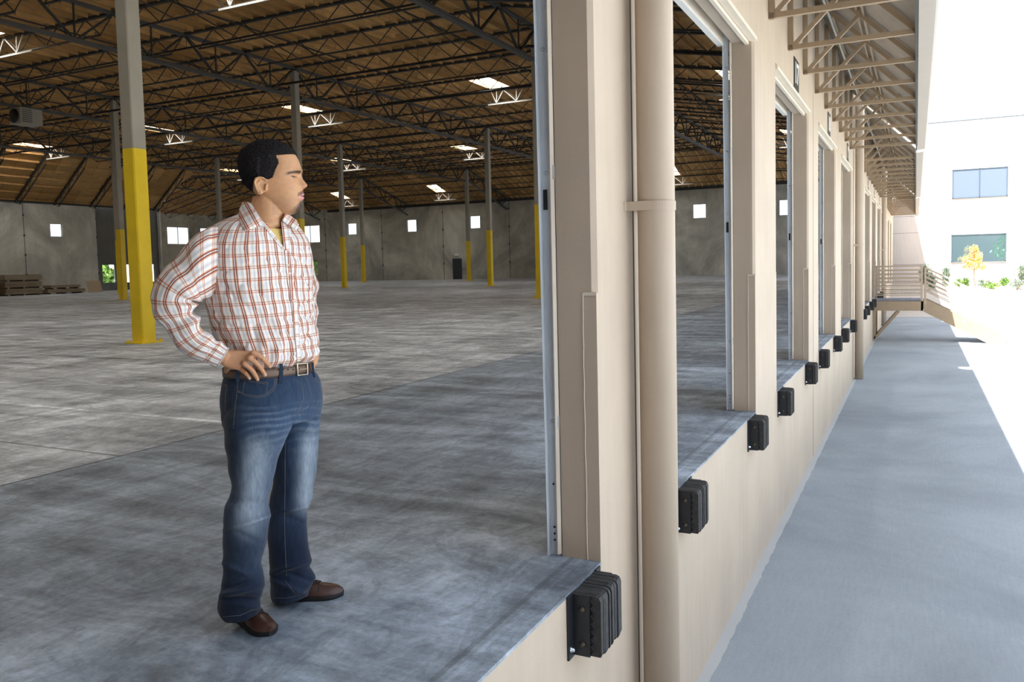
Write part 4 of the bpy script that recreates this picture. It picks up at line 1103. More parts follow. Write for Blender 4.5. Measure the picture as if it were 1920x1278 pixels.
for (xa, ya, xb, yb_, ww) in ((526.3, 692, 525.0, 719, .0125), (584.5, 689.5, 588.5, 708, .010), (447, 698, 446, 716, .0125)):
    p = bq(xa, ya, .0035); q = hit(jbvh, xb, yb_, .002)
    if p is None or q is None: continue
    mb = MB(); mb.bar(p+EZ*.021, p-EZ*.016, ww, .0035, up=tuple(EW)); mb.bar(p-EZ*.015, q, ww, .0035, up=tuple(EW)); lo = mb.build('belt_loop', M['denim'], jeans, MBASE); set_col(lo.data, np.tile(np.array(srgb(50, 64, 86)[:3]), (len(lo.data.vertices), 1)))

# ================= shirt
shirt_rows = [(684, 427, 580, .74, 0), (676, 425, 586, .74, 0), (664, 424, 592.5, .74, 0), (650, 421, 593.5, .74, 0), (632, 413, 592, .72, 0), (612, 405, 589, .70, 0), (590, 398, 586.5, .68, 0), (565, 391, 585, .66, 0), (540, 387, 584.5, .64, 0),
  (510, 385, 585, .62, 0), (485, 386, 584.5, .60, 0), (465, 389, 581, .58, 0), (449, 393, 575.5, .57, 0), (437, 398, 567, .57, 0), (427, 405, 558.5, .58, 0), (418.5, 415, 551, .62, 0), (410.5, 430, 544, .70, 0), (403, 446, 537, .84, .0), (396, 456, 532, .95, 0)]
NT_, NR = 144, 150
rr = lerp_rows(shirt_rows, NR); rings = []; uvs = []; vlen = 0; prevc = None
F47, R47 = frame(AL)
# angle convention: t=0 at his right side (near), t=90 front
for i, row in enumerate(rr):
    c, A, B = torso_ring(row, AL); py = row[0]; rg = ring(c, A, B, NT_, 2.3); 
    if prevc is not None: vlen += (c-prevc).length
    prevc = c; new = []; per = 0; us = [0]
    for k, p in enumerate(rg):
        th = 2*PI*k/NT_; n_ = (A.normalized()*math.cos(th)/max(.01, A.length)+B.normalized()*math.sin(th)/max(.01, B.length)).normalized()
        low = smooth01((py-560)/110); mid_ = gau(py, 620, 60)
        q = V((th*3.2, py*.02, 1.7)); d = .0085*noise.noise(V((math.cos(th)*2.4, math.sin(th)*2.4, py*.017)))+.006*noise.noise(V((math.cos(th)*5+py*.02, math.sin(th)*5, py*.045+4)))
        cr_ = noise.noise(V((math.cos(th)*3+9, math.sin(th)*3, py*.022-th*.8))); d -= .007*math.exp(-(cr_/.07)**2)*smooth01((py-440)/60)
        # gathers above the belt
        g = math.sin(th*17+2.2*math.sin(py*.03)+3*noise.noise(V((math.cos(th)*2, math.sin(th)*2, py*.01))))
        d += low*.0055*g+low*.004*noise.noise(V((th*7, py*.06, 9)))
        # diagonal drag folds from the armpit to the belly
        dg = math.sin((py*.055)+th*4.2); d += .0045*mid_*dg*smooth01((math.cos(th)+.4))
        d += .006*gau(py, 668, 9)-.003*gau(py, 683, 5)
        new.append(p+n_*d)
    rings.append(new)
cum = []
mid = rings[NR//3]; us = [0]
for k in range(NT_): us.append(us[-1]+(mid[(k+1) % NT_]-mid[k]).length)
v = 0
for i in range(NR):
    if i: v += (V(rr[i][:1]+[0, 0])-V(rr[i-1][:1]+[0, 0])).length/478
    # keep stripes upright on the front: u measured from the placket line, shoulder stripes follow
    uvs.append([(u+.004*math.sin(i*.09)+.006*noise.noise(V((u*8, v*8, 0))), v+.006*noise.noise(V((u*6, v*7, 5)))) for u in us])
mbs = MB().loft(rings, uvs, capa=True, capb=False); shirt = mbs.build('shirt', M['plaid'], man, MBASE)
sb = BVHTree.FromPolygons([V(p) for p in mbs.v], mbs.f)
# sleeves
def sleeve(rows, name, folds, parent, cuff=True, n=64, m=90, seed=1.0):
    """rows: outer px,py, inner px,py, w, depth ratio"""
    rr = lerp_rows(rows, m); rings = []; uv = []; v = 0; pc = None
    for i, (ox, oy, ix, iy, w, k) in enumerate(rr):
        o, q = at(ox, oy, w), at(ix, iy, w); c = (o+q)/2; A = (o-q)/2; B = EW*A.length*k
        if pc is not None: v += (c-pc).length
        pc = c; t_ = i/(m-1); new = []
        for kk in range(n):
            th = 2*PI*kk/n; ct, st = math.cos(th), math.sin(th); p = c+A*ct+B*st; n_ = (A.normalized()*ct+EW*st)
            d = .007*noise.noise(V((ct*1.6, st*1.6, v*16+seed)))+.0035*noise.noise(V((ct*4, st*4, v*38+seed)))
            for (tc, s, amp, ph) in folds: d += amp*math.exp(-((t_-tc)/s)**2)*(math.sin((t_*m)*.42+th*1.1+ph))*(.35+.65*max(0, -ct))
            if cuff and t_ > .925: d = d*.25
            new.append(p+n_*d)
        rings.append(new); per = sum((new[(j+1) % n]-new[j]).length for j in range(n)); pr = .47
        uv.append([(pr*j/n+.004*math.sin(v*30), v+.02) for j in range(n+1)])
    mb = MB().loft(rings, uv, capa=True, capb=True); return mb.build(name, M['plaid'], parent, MBASE), mb
SR = [(434, 446, 434, 530, .05, .5), (416, 429, 414, 545, .095, .66), (399, 424.5, 398, 556, .13, .76), (381, 431, 387, 561, .15, .82), (361, 446, 382, 563, .165, .86), (338, 476, 377, 565, .18, .88), (315, 497, 371, 566, .19, .9), (294, 525, 366.5, 566, .2, .9), (280, 556, 364.5, 567.5, .205, .88), (282.5, 575, 365, 574, .21, .86), (291, 594, 367, 585, .21, .84),
      (303, 611, 369.5, 594, .212, .84), (316.5, 628, 374, 605, .214, .84), (331, 647, 383, 617, .212, .84), (345, 661, 393, 627, .208, .84), (362, 669, 402.5, 634, .204, .84), (378, 676, 411, 639, .2, .82), (388, 681.5, 416, 642, .198, .8), (398, 686, 423, 648, .196, .78), (406.5, 688.5, 429, 652, .194, .76)]
slv, smb = sleeve(SR, 'sleeve', [(.45, .16, .012, 0.), (.62, .12, .008, 1.), (.8, .08, .006, 2.)], shirt)
# stitched cuff edge and armhole seam
slb = BVHTree.FromPolygons([V(p) for p in smb.v], smb.f)
mb = MB()
for L in ([(396, 637), (392, 655), (385, 672), (380, 678)], [(426, 652), (419, 668), (408, 684)]):
    s_ = line_on(slb, L, .001, .0005); mb.add(s_.v, s_.f, smooth=True)
mb.build('cuff_seam', M['button'], slv, MBASE)
mb = MB(); cr = smb.v[-64:]
cen = sum((V(p) for p in cr), V((0, 0, 0)))/64; mb.tube([cen+(V(p)-cen)*1.01 for p in cr], .0022, 6, closed=True); mb.build('cuff_edge', M['plaid'], slv, MBASE)
p = hit(slb, 391, 668, .001)
# far sleeve: upper arm goes back to the left elbow, forearm returns to the far hip
SL = [(545, 430, 560, 505, -.06, .6), (560, 428, 566, 512, -.14, .85), (568, 434, 568, 518, -.17, .9), (574, 452, 568, 530, -.22, .9), (583, 478, 560, 545, -.27, .98), (591, 508, 556, 560, -.34, 1.0), (597, 533, 555, 570, -.37, 1.0), (593.5, 556, 554, 576, -.37, 1.0), (596.5, 580, 556, 590, -.34, .95), (596.5, 602, 560, 606, -.30, .95), (594.5, 625, 564, 622, -.25, .95), (597.0, 646, 570, 640, -.21, .9), (597, 660, 574, 652, -.17, .85)]
slv2, _ = sleeve(SL, 'sleeve', [(.5, .2, .012, 0.), (.75, .15, .01, 1.)], shirt, seed=5.0)
# collar, placket, undershirt
def patch(bvh, poly_rows, lift, name, mat, parent, thick=.003, uvr=0.0, uvs_=1.0, lifts=None):
    """cloth strip laid over the body: rows of picture points, each row = strip cross direction"""
    P = []
    for r, row in enumerate(poly_rows):
        l = lift if lifts is None else lifts[r]; P.append([hit(bvh, x, y, l) for x, y in row])
    for r in range(len(P)):
        for k in range(len(P[r])):
            if P[r][k] is None: P[r][k] = at(*poly_rows[r][k], .08)
    m = len(P[0]); mb = MB(); top = [q for row in P for q in row]; bot = [q-(q-CAMP).normalized()*-thick for q in top]
    fs = []; uv = []
    for r in range(len(P)-1):
        for k in range(m-1):
            f = (r*m+k, r*m+k+1, (r+1)*m+k+1, (r+1)*m+k); fs.append(f)
            pts = [poly_rows[r][k], poly_rows[r][k+1], poly_rows[r+1][k+1], poly_rows[r+1][k]]; c_, s_ = math.cos(uvr), math.sin(uvr)
            uv.append([((c_*x-s_*y)/478*uvs_, (s_*x+c_*y)/478*uvs_) for x, y in pts])
    nT = len(top); f2 = [tuple(reversed([i+nT for i in f])) for f in fs]
    bd = [(k, k+1) for k in range(m-1)]+[(r*m+m-1, (r+1)*m+m-1) for r in range(len(P)-1)]+[((len(P)-1)*m+k+1, (len(P)-1)*m+k) for k in range(m-1)]+[((r+1)*m, r*m) for r in range(len(P)-1)]
    mb.add(top+bot, fs+f2+[(b, a, a+nT, b+nT) for a, b in bd], uv+uv+[None]*len(bd), smooth=False)
    return mb.build(name, mat, parent, MBASE)
# yellow undershirt in the neck opening and open placket, on the chest surface
def rows_between(La, Lb, m, cross):
    """interpolate between two polylines with m rows and `cross` columns"""
    def samp(L, t):
        s = t*(len(L)-1); k = min(int(s), len(L)-2); u = s-k; return (L[k][0]+(L[k+1][0]-L[k][0])*u, L[k][1]+(L[k+1][1]-L[k][1])*u)
    return [[(samp(La, i/(m-1))[0]+(samp(Lb, i/(m-1))[0]-samp(La, i/(m-1))[0])*c/(cross-1), samp(La, i/(m-1))[1]+(samp(Lb, i/(m-1))[1]-samp(La, i/(m-1))[1])*c/(cross-1)) for c in range(cross)] for i in range(m)]
M['eyewhite'] = plain('eye_white', srgb(190, 180, 172), .3); M['iris'] = plain('dark_iris', srgb(24, 16, 12), .15); M['lid'] = plain('dark_upper_lid', srgb(70, 44, 32), .6); M['lid2'] = plain('lower_lid', srgb(206, 158, 118), .6)
# ---- open the shirt front: drop the faces inside the neck opening
VPOLY = [(466, 374), (481, 398), (494, 419), (505, 436), (520, 454), (533.5, 470), (532.5, 440), (530.5, 420), (534, 398), (530, 385)]
def inside(x, y, P):
    c = False; j = len(P)-1
    for i in range(len(P)):
        if (P[i][1] > y) != (P[j][1] > y) and x < (P[j][0]-P[i][0])*(y-P[i][1])/(P[j][1]-P[i][1])+P[i][0]: c = not c
        j = i
    return c
me = shirt.data; co = coords(me)+np.array(MBASE); sx_, sy_ = pxrow(co); dn_ = np.empty(len(co)*3, np.float32); me.vertices.foreach_get('normal', dn_); dn_ = dn_.reshape(-1, 3)
import bmesh
bm = bmesh.new(); bm.from_mesh(me); bm.faces.ensure_lookup_table(); rm = []
for f in bm.faces:
    c = f.calc_center_median()+V(MBASE); 
    if len(f.verts) > 4: rm.append(f); continue
    x, y = pxrow(np.array([c])); n_ = f.normal
    if y[0] < 472 and inside(x[0], y[0], VPOLY) and (CAMP-c).dot(n_) > -0.4: rm.append(f)
bmesh.ops.delete(bm, geom=rm, context='FACES'); bm.to_mesh(me); bm.free()
sol = shirt.modifiers.new('cloth', 'SOLIDIFY'); sol.thickness = .0016; sol.offset = -1
# ---- collar
SBV = BVHTree.FromPolygons([V(p) for p in mbs.v], [f for f in mbs.f if len(f) == 4])
def strip3(A, Bl, m, cross, name, parent, uvr, roll=.006, thick=.0025, mat=None, clampw=True):
    def samp(L, t):
        s = t*(len(L)-1); k = min(int(s), len(L)-2); u = s-k; return [L[k][j]+(L[k+1][j]-L[k][j])*u for j in range(3)]
    top = []; uvp = []
    for i in range(m):
        a, b = samp(A, i/(m-1)), samp(Bl, i/(m-1))
        for c in range(cross):
            u = c/(cross-1); x, y, w = (a[j]+(b[j]-a[j])*u for j in range(3)); h_ = hit(SBV, x, y, 0) if clampw else None
            if h_ is not None: w = max(w, (h_-MO).dot(EW)+.008-.003*u)
            top.append(at(x, y, w+roll*math.sin(PI*u))); uvp.append((x, y))
    bot = [p-EW*thick for p in top]; nT = len(top); fs = []; uv = []; c_, s_ = math.cos(uvr), math.sin(uvr)
    for r in range(m-1):
        for k in range(cross-1):
            f = (r*cross+k, r*cross+k+1, (r+1)*cross+k+1, (r+1)*cross+k); fs.append(f); uv.append([((c_*uvp[i][0]-s_*uvp[i][1])/478, (s_*uvp[i][0]+c_*uvp[i][1])/478) for i in f])
    bd = [(k, k+1) for k in range(cross-1)]+[(r*cross+cross-1, (r+1)*cross+cross-1) for r in range(m-1)]+[((m-1)*cross+k+1, (m-1)*cross+k) for k in range(cross-1)]+[((r+1)*cross, r*cross) for r in range(m-1)]
    mb = MB().add(top+bot, fs+[tuple(reversed([i+nT for i in f])) for f in fs]+[(b, a, a+nT, b+nT) for a, b in bd], uv+uv+[None]*len(bd), smooth=True)
    return mb.build(name, mat or M['plaid'], parent, MBASE)
strip3([(455, 378, -.045), (463, 377.5, .0), (471, 381, .035), (479, 394, .058), (488, 408, .075), (497, 419.5, .088), (503, 427, .094)], [(449, 391, -.02), (447, 400, .03), (448.5, 410, .07), (452, 420, .10), (459.5, 433.5, .125), (478, 426.5, .122), (494.5, 421.5, .108)], 26, 7, 'collar', shirt, .5, .008)
strip3([(533.5, 398.5, -.03), (532, 404, .0), (529.5, 409, .03), (528, 413, .055)], [(541, 401, -.04), (555, 411.5, -.03), (560.5, 420, .0), (558.5, 433, .03)], 16, 7, 'collar', shirt, -.6, .006)
strip3([(455, 378, -.045), (463, 377.5, .0), (471, 381, .035), (479, 394, .056), (488, 408, .072), (497, 419.5, .085)], [(458, 384, -.05), (466, 386, .0), (473, 390, .03), (481, 401, .05), (490, 414, .068), (499, 424, .08)], 20, 4, 'collar_stand', shirt, .5, .0, clampw=False)
# plackets beside the opening (lying on the chest) and down the front
sb2 = BVHTree.FromPolygons([V(p) for p in mbs.v], mbs.f)
sb = sb2
patch(sb2, rows_between([(491, 420), (503, 436), (518, 455), (531.5, 469)], [(499, 419), (508.5, 433), (522, 450.5), (533.2, 466)], 16, 4), .002, 'placket_edge', M['plaid'], shirt, uvr=.8)
patch(sb2, rows_between([(527, 411), (527.5, 425), (529.5, 440), (532.5, 469)], [(546, 417), (545.5, 430), (544, 445), (541.5, 470)], 16, 5), .002, 'placket_edge', M['plaid'], shirt, uvr=.12)
pk = patch(sb2, rows_between([(533, 466), (535, 492), (538.5, 528), (543, 556), (548, 590), (552, 625), (555, 655), (556, 677)], [(542, 466), (545, 492), (549.5, 528), (554, 556), (558.5, 590), (561.5, 625), (563.5, 655), (564.5, 677)], 60, 5), .0012, 'placket', M['plaid'], shirt, uvr=.06)
s_ = line_on(sb2, [(533, 468), (535, 492), (538.5, 528), (543, 556), (548, 590), (552, 625), (555, 655), (556, 677)], .0011, .003); s_.build('placket_fold', M['belt_edge'] if False else M['plaid'], pk, MBASE)
for x, y in ((539, 497), (559.5, 650)):
    p = hit(sb2, x, y, .0028)
    if p is not None: MB().lathe([(.0035, 0), (.004, .001), (.003, .0014)], p, 12, tuple((CAMP-p).normalized())).build('button', M['button'], pk, MBASE)
# seam over the shoulder of the near sleeve
# ---- undershirt
us_rows = [(r[0], r[1], r[2], r[3], r[4]) for r in lerp_rows(shirt_rows, 120) if 430 < r[0] < 520]
rings = []
for r in us_rows:
    c, A, B = torso_ring(r, AL, grow=-.017); rings.append(ring(c, A, B, 72, 2.3))
rings[-1] = [p+F47*0.0 for p in rings[-1]]
MB().loft(rings, capa=False, capb=False).build('undershirt', M['undershirt'], man, MBASE)
mb = MB(); mb.tube([at(x, y, w) for x, y, w in ((499, 424, .10), (503, 431, .108), (510, 436.5, .112), (519, 438.5, .108), (527, 436, .098), (531, 431, .08))], .004, 8)
# ---- body: head, neck, chest, arms, hands, legs as one surface
AH = 81; FH, RH = frame(AH); RHn = RH
hd_rows = [(267.5, 512, 497, .022), (271, 526, 482, .045), (276, 537, 472, .057), (282, 546, 464, .066), (289, 552.8, 458.5, .072), (296, 556.8, 455, .0745), (303, 560, 453.5, .0755), (310, 562.3, 453.5, .0755), (316, 564.2, 454, .075), (321, 565.6, 455, .0742), (326, 562.6, 456.5, .0735),
 (332, 560, 459, .073), (338, 560, 462, .0725), (344, 561.3, 466, .0715), (350, 563, 470, .070), (356, 565, 474, .0675), (362, 566.5, 479, .065), (368, 566.8, 484, .062), (374, 566.0, 489, .0585), (380, 563.5, 494, .054), (386, 564, 499, .0485), (392, 563, 506, .042), (397, 559.5, 514, .034), (401, 552, 524, .023), (403.5, 545, 532, .010)]
hd_rows = [(a, b-3.2, c+1.5, d*.985) for a, b, c, d in hd_rows]
HC = 508.0
def hp(px, py, s):  # head point: picture column gives how far forward, s how far to his right
    return at(HC, py, 0.0)+FH*((px-HC)/478/math.sin(math.radians(AH)))+RH*s
HP0 = hp
def g1(x, c, s): return math.exp(-((x-c)/s)**2)
def face_disp(py, s, front):
    """forward displacement in metres for the face relief"""
    if not front: return 0
    d = 0; a = abs(s)
    # nose: ridge then tip and wings
    prof = [(323, 0), (327, 2.5), (332, 5.5), (338, 8.3), (343, 11), (347, 12.6), (350, 11.8), (352.5, 8.0), (355, 3.2), (358, .6), (361, 0)]
    for (a0, v0), (a1, v1) in zip(prof, prof[1:]):
        if a0 <= py < a1: h = v0+(v1-v0)*(py-a0)/(a1-a0); d += h/478*math.exp(-(a/(.0068+.0085*smooth01((py-330)/18)))**2.2)
    d += .0075*g1(py, 349.5, 3.2)*g1(a, .0155, .0055)
    d += .0030*g1(py, 361.5, 2.4)*g1(a, 0, .017)+.0055*g1(py, 365.2, 2.4)*g1(a, 0, .018)+.0062*g1(py, 372.2, 3.2)*g1(a, 0, .017)
    d -= .0030*g1(py, 368.7, 1.3)*g1(a, 0, .022); d -= .0045*g1(py, 380.5, 3)*g1(a, 0, .02); d += .003*g1(py, 388, 5)*g1(a, 0, .018)
    d -= .0095*g1(py, 331.5, 5.0)*g1(a, .031, .0135); d += .0045*g1(py, 321.5, 3.0)*g1(a, .028, .016); d -= .002*g1(py, 322, 5)*g1(a, 0, .006)
    d += .0045*g1(py, 347, 7)*g1(a, .045, .016); d -= .002*g1(py, 362, 5)*g1(a, .03, .008)
    d += .0022*g1(py, 331.3, 2.2)*g1(a, .031, .010)
    return d
def head_ring(row, n=168, gr=0.0):
    py, Fp, Bp, hw = row; c0 = Bp+(Fp-Bp)*.46; out = []
    for k in range(n):
        t = 2*PI*k/n; ct, st = math.cos(t), math.sin(t); ex = 2.35
        cc = math.copysign(abs(ct)**(2/ex), ct); ss = math.copysign(abs(st)**(2/ex), st)
        s = ss*hw; f = (Fp-c0) if ct > 0 else (c0-Bp)
        # cheeks taper towards the front
        if ct > 0: s *= 1-.10*ct*ct*smooth01((py-325)/40)
        px = c0+cc*f; p = hp(px, py, s)+FH*face_disp(py, s, ct > 0.3)
        out.append(p)
    return out
mbb = MB()
hr = lerp_rows(hd_rows, 120); mbb.loft([head_ring(r) for r in hr])
# ears
def ear(mbb, sd):
    hw = .0715; s0 = sd*hw; EX = 5.5 if sd > 0 else -5.5; EY = 3.0 if sd > 0 else -3.0; hp = lambda x, y, s__: HP0(x+EX, y+EY, s__); rim = [(486, 364.5, .000), (483.5, 358, .005), (480.2, 350, .010), (479, 342, .014), (481, 336, .014), (486.5, 333.3, .012), (493, 334.5, .008), (498, 338.5, .003)]
    mbb.tube([hp(x+2, y, s0+sd*d) for x, y, d in rim], [.0042, .0042, .0042, .0042, .0042, .004, .0036, .003], 8)
    mbb.ball(hp(490, 361, s0+sd*.001), (.0065, .0065, .0075), 12, 8)
    mbb.tube([hp(x, y, s0+sd*d) for x, y, d in ((490, 358, .002), (486.5, 351, .006), (486, 343, .008), (491, 339, .006))], .0036, 8)
    mbb.tube([hp(x, y, s0+sd*d) for x, y, d in ((500, 346, .001), (499.5, 351, .0035), (498, 356, .0015))], .0042, 8)
    vs = [hp(x, y, s0+sd*d) for x, y, d in ((484, 362, .0), (480, 347, .009), (484, 334.5, .010), (498, 336, .0), (501, 356, -.004), (490, 365, -.002))]; mbb.add(vs+[v-RH*sd*.006 for v in vs], [(0, 1, 2, 3, 4, 5), (11, 10, 9, 8, 7, 6)]+[(i, (i+1) % 6, (i+1) % 6+6, i+6) for i in range(6)])
ear(mbb, 1); ear(mbb, -1)
# neck and chest
neck = [(368, 474, 521, .95, .0), (380, 471.5, 527, .98, .0), (392, 470, 531, 1.0, .0), (402, 469, 532, 1.0, .0), (412, 467, 531, 1.0, .0), (422, 463, 533, .98, .0), (432, 463, 532, .85, -.01), (446, 474, 520, .7, -.03)]
rings = []
for r in lerp_rows(neck, 20):
    c, A, B = torso_ring(r, 60); rings.append(ring(c, A, B, 48, 2.1))
mbb.loft(rings)
# sternomastoid and throat relief
mbb.tube([at(497, 372, .047), at(508, 392, .049), at(519, 414, .049), at(524, 426, .045)], [.004, .006, .006, .004], 10)
mbb.tube([at(527, 398, .012), at(529.5, 408, .014), at(528.5, 418, .02)], [.007, .0085, .006], 10)
rings = []
for r in lerp_rows([r for r in shirt_rows if r[0] > 412], 30):
    c, A, B = torso_ring(r, AL, grow=-.036); rings.append(ring(c, A, B, 40, 2.2))
mbb.loft(rings)
def limb(pts, rs): mbb.tube([at(*p) for p in pts], rs, 16)
limb([(420, 455, .13), (372, 495, .165), (312, 548, .2), (330, 590, .21), (375, 638, .205), (408, 664, .195), (425, 672, .19)], [.03, .038, .036, .036, .031, .028, .027])
limb([(552, 462, -.12), (566, 505, -.27), (573, 556, -.36), (575, 600, -.3), (578, 640, -.2), (582, 662, -.10)], [.025, .03, .028, .026, .022, .022])
limb([(470, 700, .05), (480, 860, .1), (462, 1000, .105), (460, 1150, .11)], [.075, .062, .048, .038]); limb([(550, 700, -.05), (550, 860, -.09), (538, 1000, -.1), (545, 1105, -.1)], [.075, .062, .046, .038])
def surfw(px, py):
    best = None
    for bv in (sb2, bb, jbvh):
        p = hit(bv, px, py, 0)
        if p is not None:
            w = (p-MO).dot(EW); best = w if best is None else max(best, w)
    return best if best is not None else .12
# near hand
hs = lambda x, y, l: (x, y, surfw(x, y)+l)
kn = [(474.5, 661.5, .034), (467.5, 671.5, .038), (458, 681.5, .037), (448.5, 689.5, .033)]
K = [at(*hs(*k)) for k in kn]
wr = at(423, 671, .196)
pal = []
for t in (0, .35, .7, 1.0):   # palm lofted from wrist to knuckles
    a = at(427+(474-427)*t, 655+(658-655)*t, .19); b = at(418+(446-418)*t, 687+(694-687)*t, .19)
    a2 = a; c = (a+b)/2; kc = (K[0]+K[3])/2; cw = c.copy()
    tgt = (kc-MO).dot(EW)*t+.192*(1-t)-.004; c = c+EW*(tgt-(c-MO).dot(EW)); A = (a-b)/2*(1.0 if t else .92)*1.0; nB = EW*(.021-.006*t)
    pal.append(ring(c, A, nB, 28, 2.6))
mbb.loft(pal)
fing = [[(474.5, 661.5, .034), (482, 664.5, .035), (492, 671, .024), (500, 679.5, .014), (505.5, 686.5, .009)],
        [(467.5, 671.5, .038), (476, 676.5, .038), (485, 685, .028), (491.5, 694, .017), (497, 702.5, .009)],
        [(458, 681.5, .037), (465.5, 687, .037), (473, 694.5, .028), (478.5, 703, .017), (482.8, 710.8, .009)],
        [(448.5, 689.5, .033), (454, 694, .033), (460, 698.5, .025), (464.5, 704, .016), (468, 709, .009)]]
for i, f in enumerate(fing):
    rs = [.0112, .0098, .0094, .0084, .0072] if i < 3 else [.0098, .0085, .008, .0073, .0064]
    P = [at(*hs(*q)) for q in f]; mbb.tube(P, rs, 14); mbb.ball(P[-1], rs[-1], 12, 8); mbb.ball(P[0], rs[0]*1.0, 12, 8); mbb.ball(P[2], rs[2]*1.0, 12, 8)
    d_ = (P[-1]-P[-2]).normalized()
mbb.tube([at(431, 684, .18), at(426, 689, .14), at(425, 695, .10), at(428, 701, .06)], [.0135, .012, .0105, .009], 12)
# far hand: finger ends over the far hip
for (x0_, y0_, w0_, x1_, y1_, w1_, x2_, y2_, w2_) in ((589, 655, -.05, 592.5, 668, -.03, 591.5, 681, -.005), (586, 660, -.03, 588.5, 673, -.01, 587, 687, .015), (590, 652, -.08, 594.5, 661, -.06, 594, 672, -.04)):
    mbb.tube([at(x0_, y0_, w0_), at(x1_, y1_, w1_), at(x2_, y2_, w2_)], [.0105, .0095, .008], 12); mbb.ball(at(x2_, y2_, w2_), .008, 10, 8)
mbb.ball(at(583, 658, -.08), (.026, .026, .022), 14, 10)
bmz = remesh(mbb, .0024, 3, 'body'); c_ = coords(bmz); bx, by = pxrow(c_)
rel = c_-np.array(at(HC, 335, 0)); fh, rh = np.array(FH), np.array(RH); hs_ = rel@rh; hf = rel@fh
# depth-corrected picture row for head points (as if at s=0)
zz_ = c_[:, 2]; zt_ = np.array([at(HC, y, 0).z for y in range(250, 460)]); hy = np.interp(-zz_, -zt_, np.arange(250, 460)); hx = HC+hf*478*math.sin(math.radians(AH))
skin = np.array(srgb(212, 162, 120)[:3]); col = np.tile(skin, (len(c_), 1))
head = (hy < 405) & (c_[:, 2] > at(HC, 405, 0).z)
aS = np.abs(hs_)
def blend(mask, rgb):
    global col
    m = np.clip(mask, 0, 1)[:, None]; col = col*(1-m)+np.array(rgb)*m
nse = np.array([noise.noise(V((p[0]*260, p[1]*260, p[2]*260))) for p in c_[head]]); nf = np.zeros(len(c_)); nf[head] = nse
front = head & (hf > .03)
blend(front*gau(hy, 345, 14)*gau(aS, .045, .022)*.25, srgb(222, 166, 128)[:3])                     # warm cheeks
blend(head*gau(hy, 352, 7)*gau(aS, .012, .014)*(hx > 560)*.3, srgb(176, 104, 76)[:3])
lipm = front*(hx > 556)*np.clip(1.15-((hy-369.6)/8.4)**2-(aS/.030)**2, 0, 1)*3
blend(lipm*.9, srgb(222, 158, 152)[:3]); blend(front*(hx > 556)*gau(hy, 368.6, 1.1)*(aS < .025)*.9, srgb(92, 48, 40)[:3])
browc = np.where(hs_ > 0, 324.3, 321.5)+(aS-.02)*90*0+np.where(aS > .040, (aS-.040)*200, 0)
blend(front*gau(hy, browc, 3.0)*sm(.008, .012, aS)*(1-sm(.056, .064, aS))*(1.0+.3*nf), srgb(34, 24, 20)[:3])
blend(front*gau(hy, 333.0, 1.0)*sm(.017, .021, aS)*(1-sm(.046, .052, aS))*.95, srgb(30, 18, 14)[:3])     # lash line
blend(front*gau(hy, 334.5, 2.5)*gau(aS, .032, .013)*.25, srgb(120, 76, 52)[:3])
mus = front*(hx > 545)*np.clip(1.35-((hy-(358.8+aS*230))/3.2)**2, 0, 1)*(aS < .036)*sm(.001, .005, aS)*(.75+.4*nf); blend(mus*.95, srgb(38, 28, 26)[:3])
gt = front*np.clip(1.6-((hy-391)/10.5)**2-((aS)/.030)**2, 0, 1)*(hx > 538)*(.95+.25*nf); blend(gt*.95, srgb(34, 26, 26)[:3]); blend(front*gau(hy, 380, 2)*(aS < .005)*(hx > 556)*.6, srgb(40, 30, 28)[:3])
blend(head*sm(366, 384, hy)*(hx > 512)*(.18+.12*nf), srgb(96, 74, 64)[:3])                           # faint beard shade
# short stubble of the hair edge fading into the skin
lim_y = [262, 290, 293.5, 296, 303, 310, 318, 328, 336, 339, 342, 345, 353, 361, 366]; lim_x = [600, 556, 539, 521, 523, 525.5, 521.5, 517.5, 515, 510, 490, 482, 480, 477, 474]
lim = np.interp(hy, lim_y, lim_x); lim = np.where(hy > 368, 440, lim)
# the front hairline is lower across the forehead than at the temples
blend(head*(aS < .0745)*np.clip((lim+3-hx)/5, 0, 1)*(hy < 368)*.95*(.85+.5*nf), srgb(30, 24, 22)[:3])
blend(head*np.clip((lim+12-hx)/16, 0, 1)*(hy > 300)*(hy < 336)*.5*(.6+.9*nf), srgb(60, 44, 38)[:3])
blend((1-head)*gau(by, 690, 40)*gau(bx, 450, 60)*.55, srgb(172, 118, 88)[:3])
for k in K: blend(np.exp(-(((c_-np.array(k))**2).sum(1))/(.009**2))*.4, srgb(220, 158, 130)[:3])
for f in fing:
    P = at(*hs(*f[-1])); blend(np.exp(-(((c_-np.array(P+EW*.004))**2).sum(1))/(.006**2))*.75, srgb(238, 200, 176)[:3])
set_col(bmz, np.clip(col, .003, 1)); body = part(bmz, 'body', M['skin'])
for sd in (1, -1):
    ec = hp(544.6, 334.6 if sd > 0 else 331.5, sd*.0315); e = MB().ball(ec, .0107, 16, 12).build('eye', M['eyewhite'], body, MBASE)
    MB().ball(ec+FH*.0072+RH*sd*.0030+EZ*.0004, (.0050, .0050, .0050), 14, 10).build('iris', M['iris'], e, MBASE)
    mb = MB(); mb.tube([ec+FH*a+RH*(sd*b)+EZ*c for a, b, c in ((-.002, .0125, -.001), (.003, .0105, .0022), (.008, .0065, .0036), (.0105, .0, .0038), (.0095, -.006, .003))], [.0022, .0026, .0028, .0028, .0022], 8); mb.build('eyelid', M['lid'], body, MBASE)
    mb = MB(); mb.tube([ec+FH*a+RH*(sd*b)+EZ*c for a, b, c in ((-.001, .0125, -.0018), (.004, .0108, -.0028), (.009, .006, -.0033), (.0105, .0, -.0033))], [.0018, .0024, .0028, .0022], 8); mb.build('lower_eyelid', M['lid2'], body, MBASE)
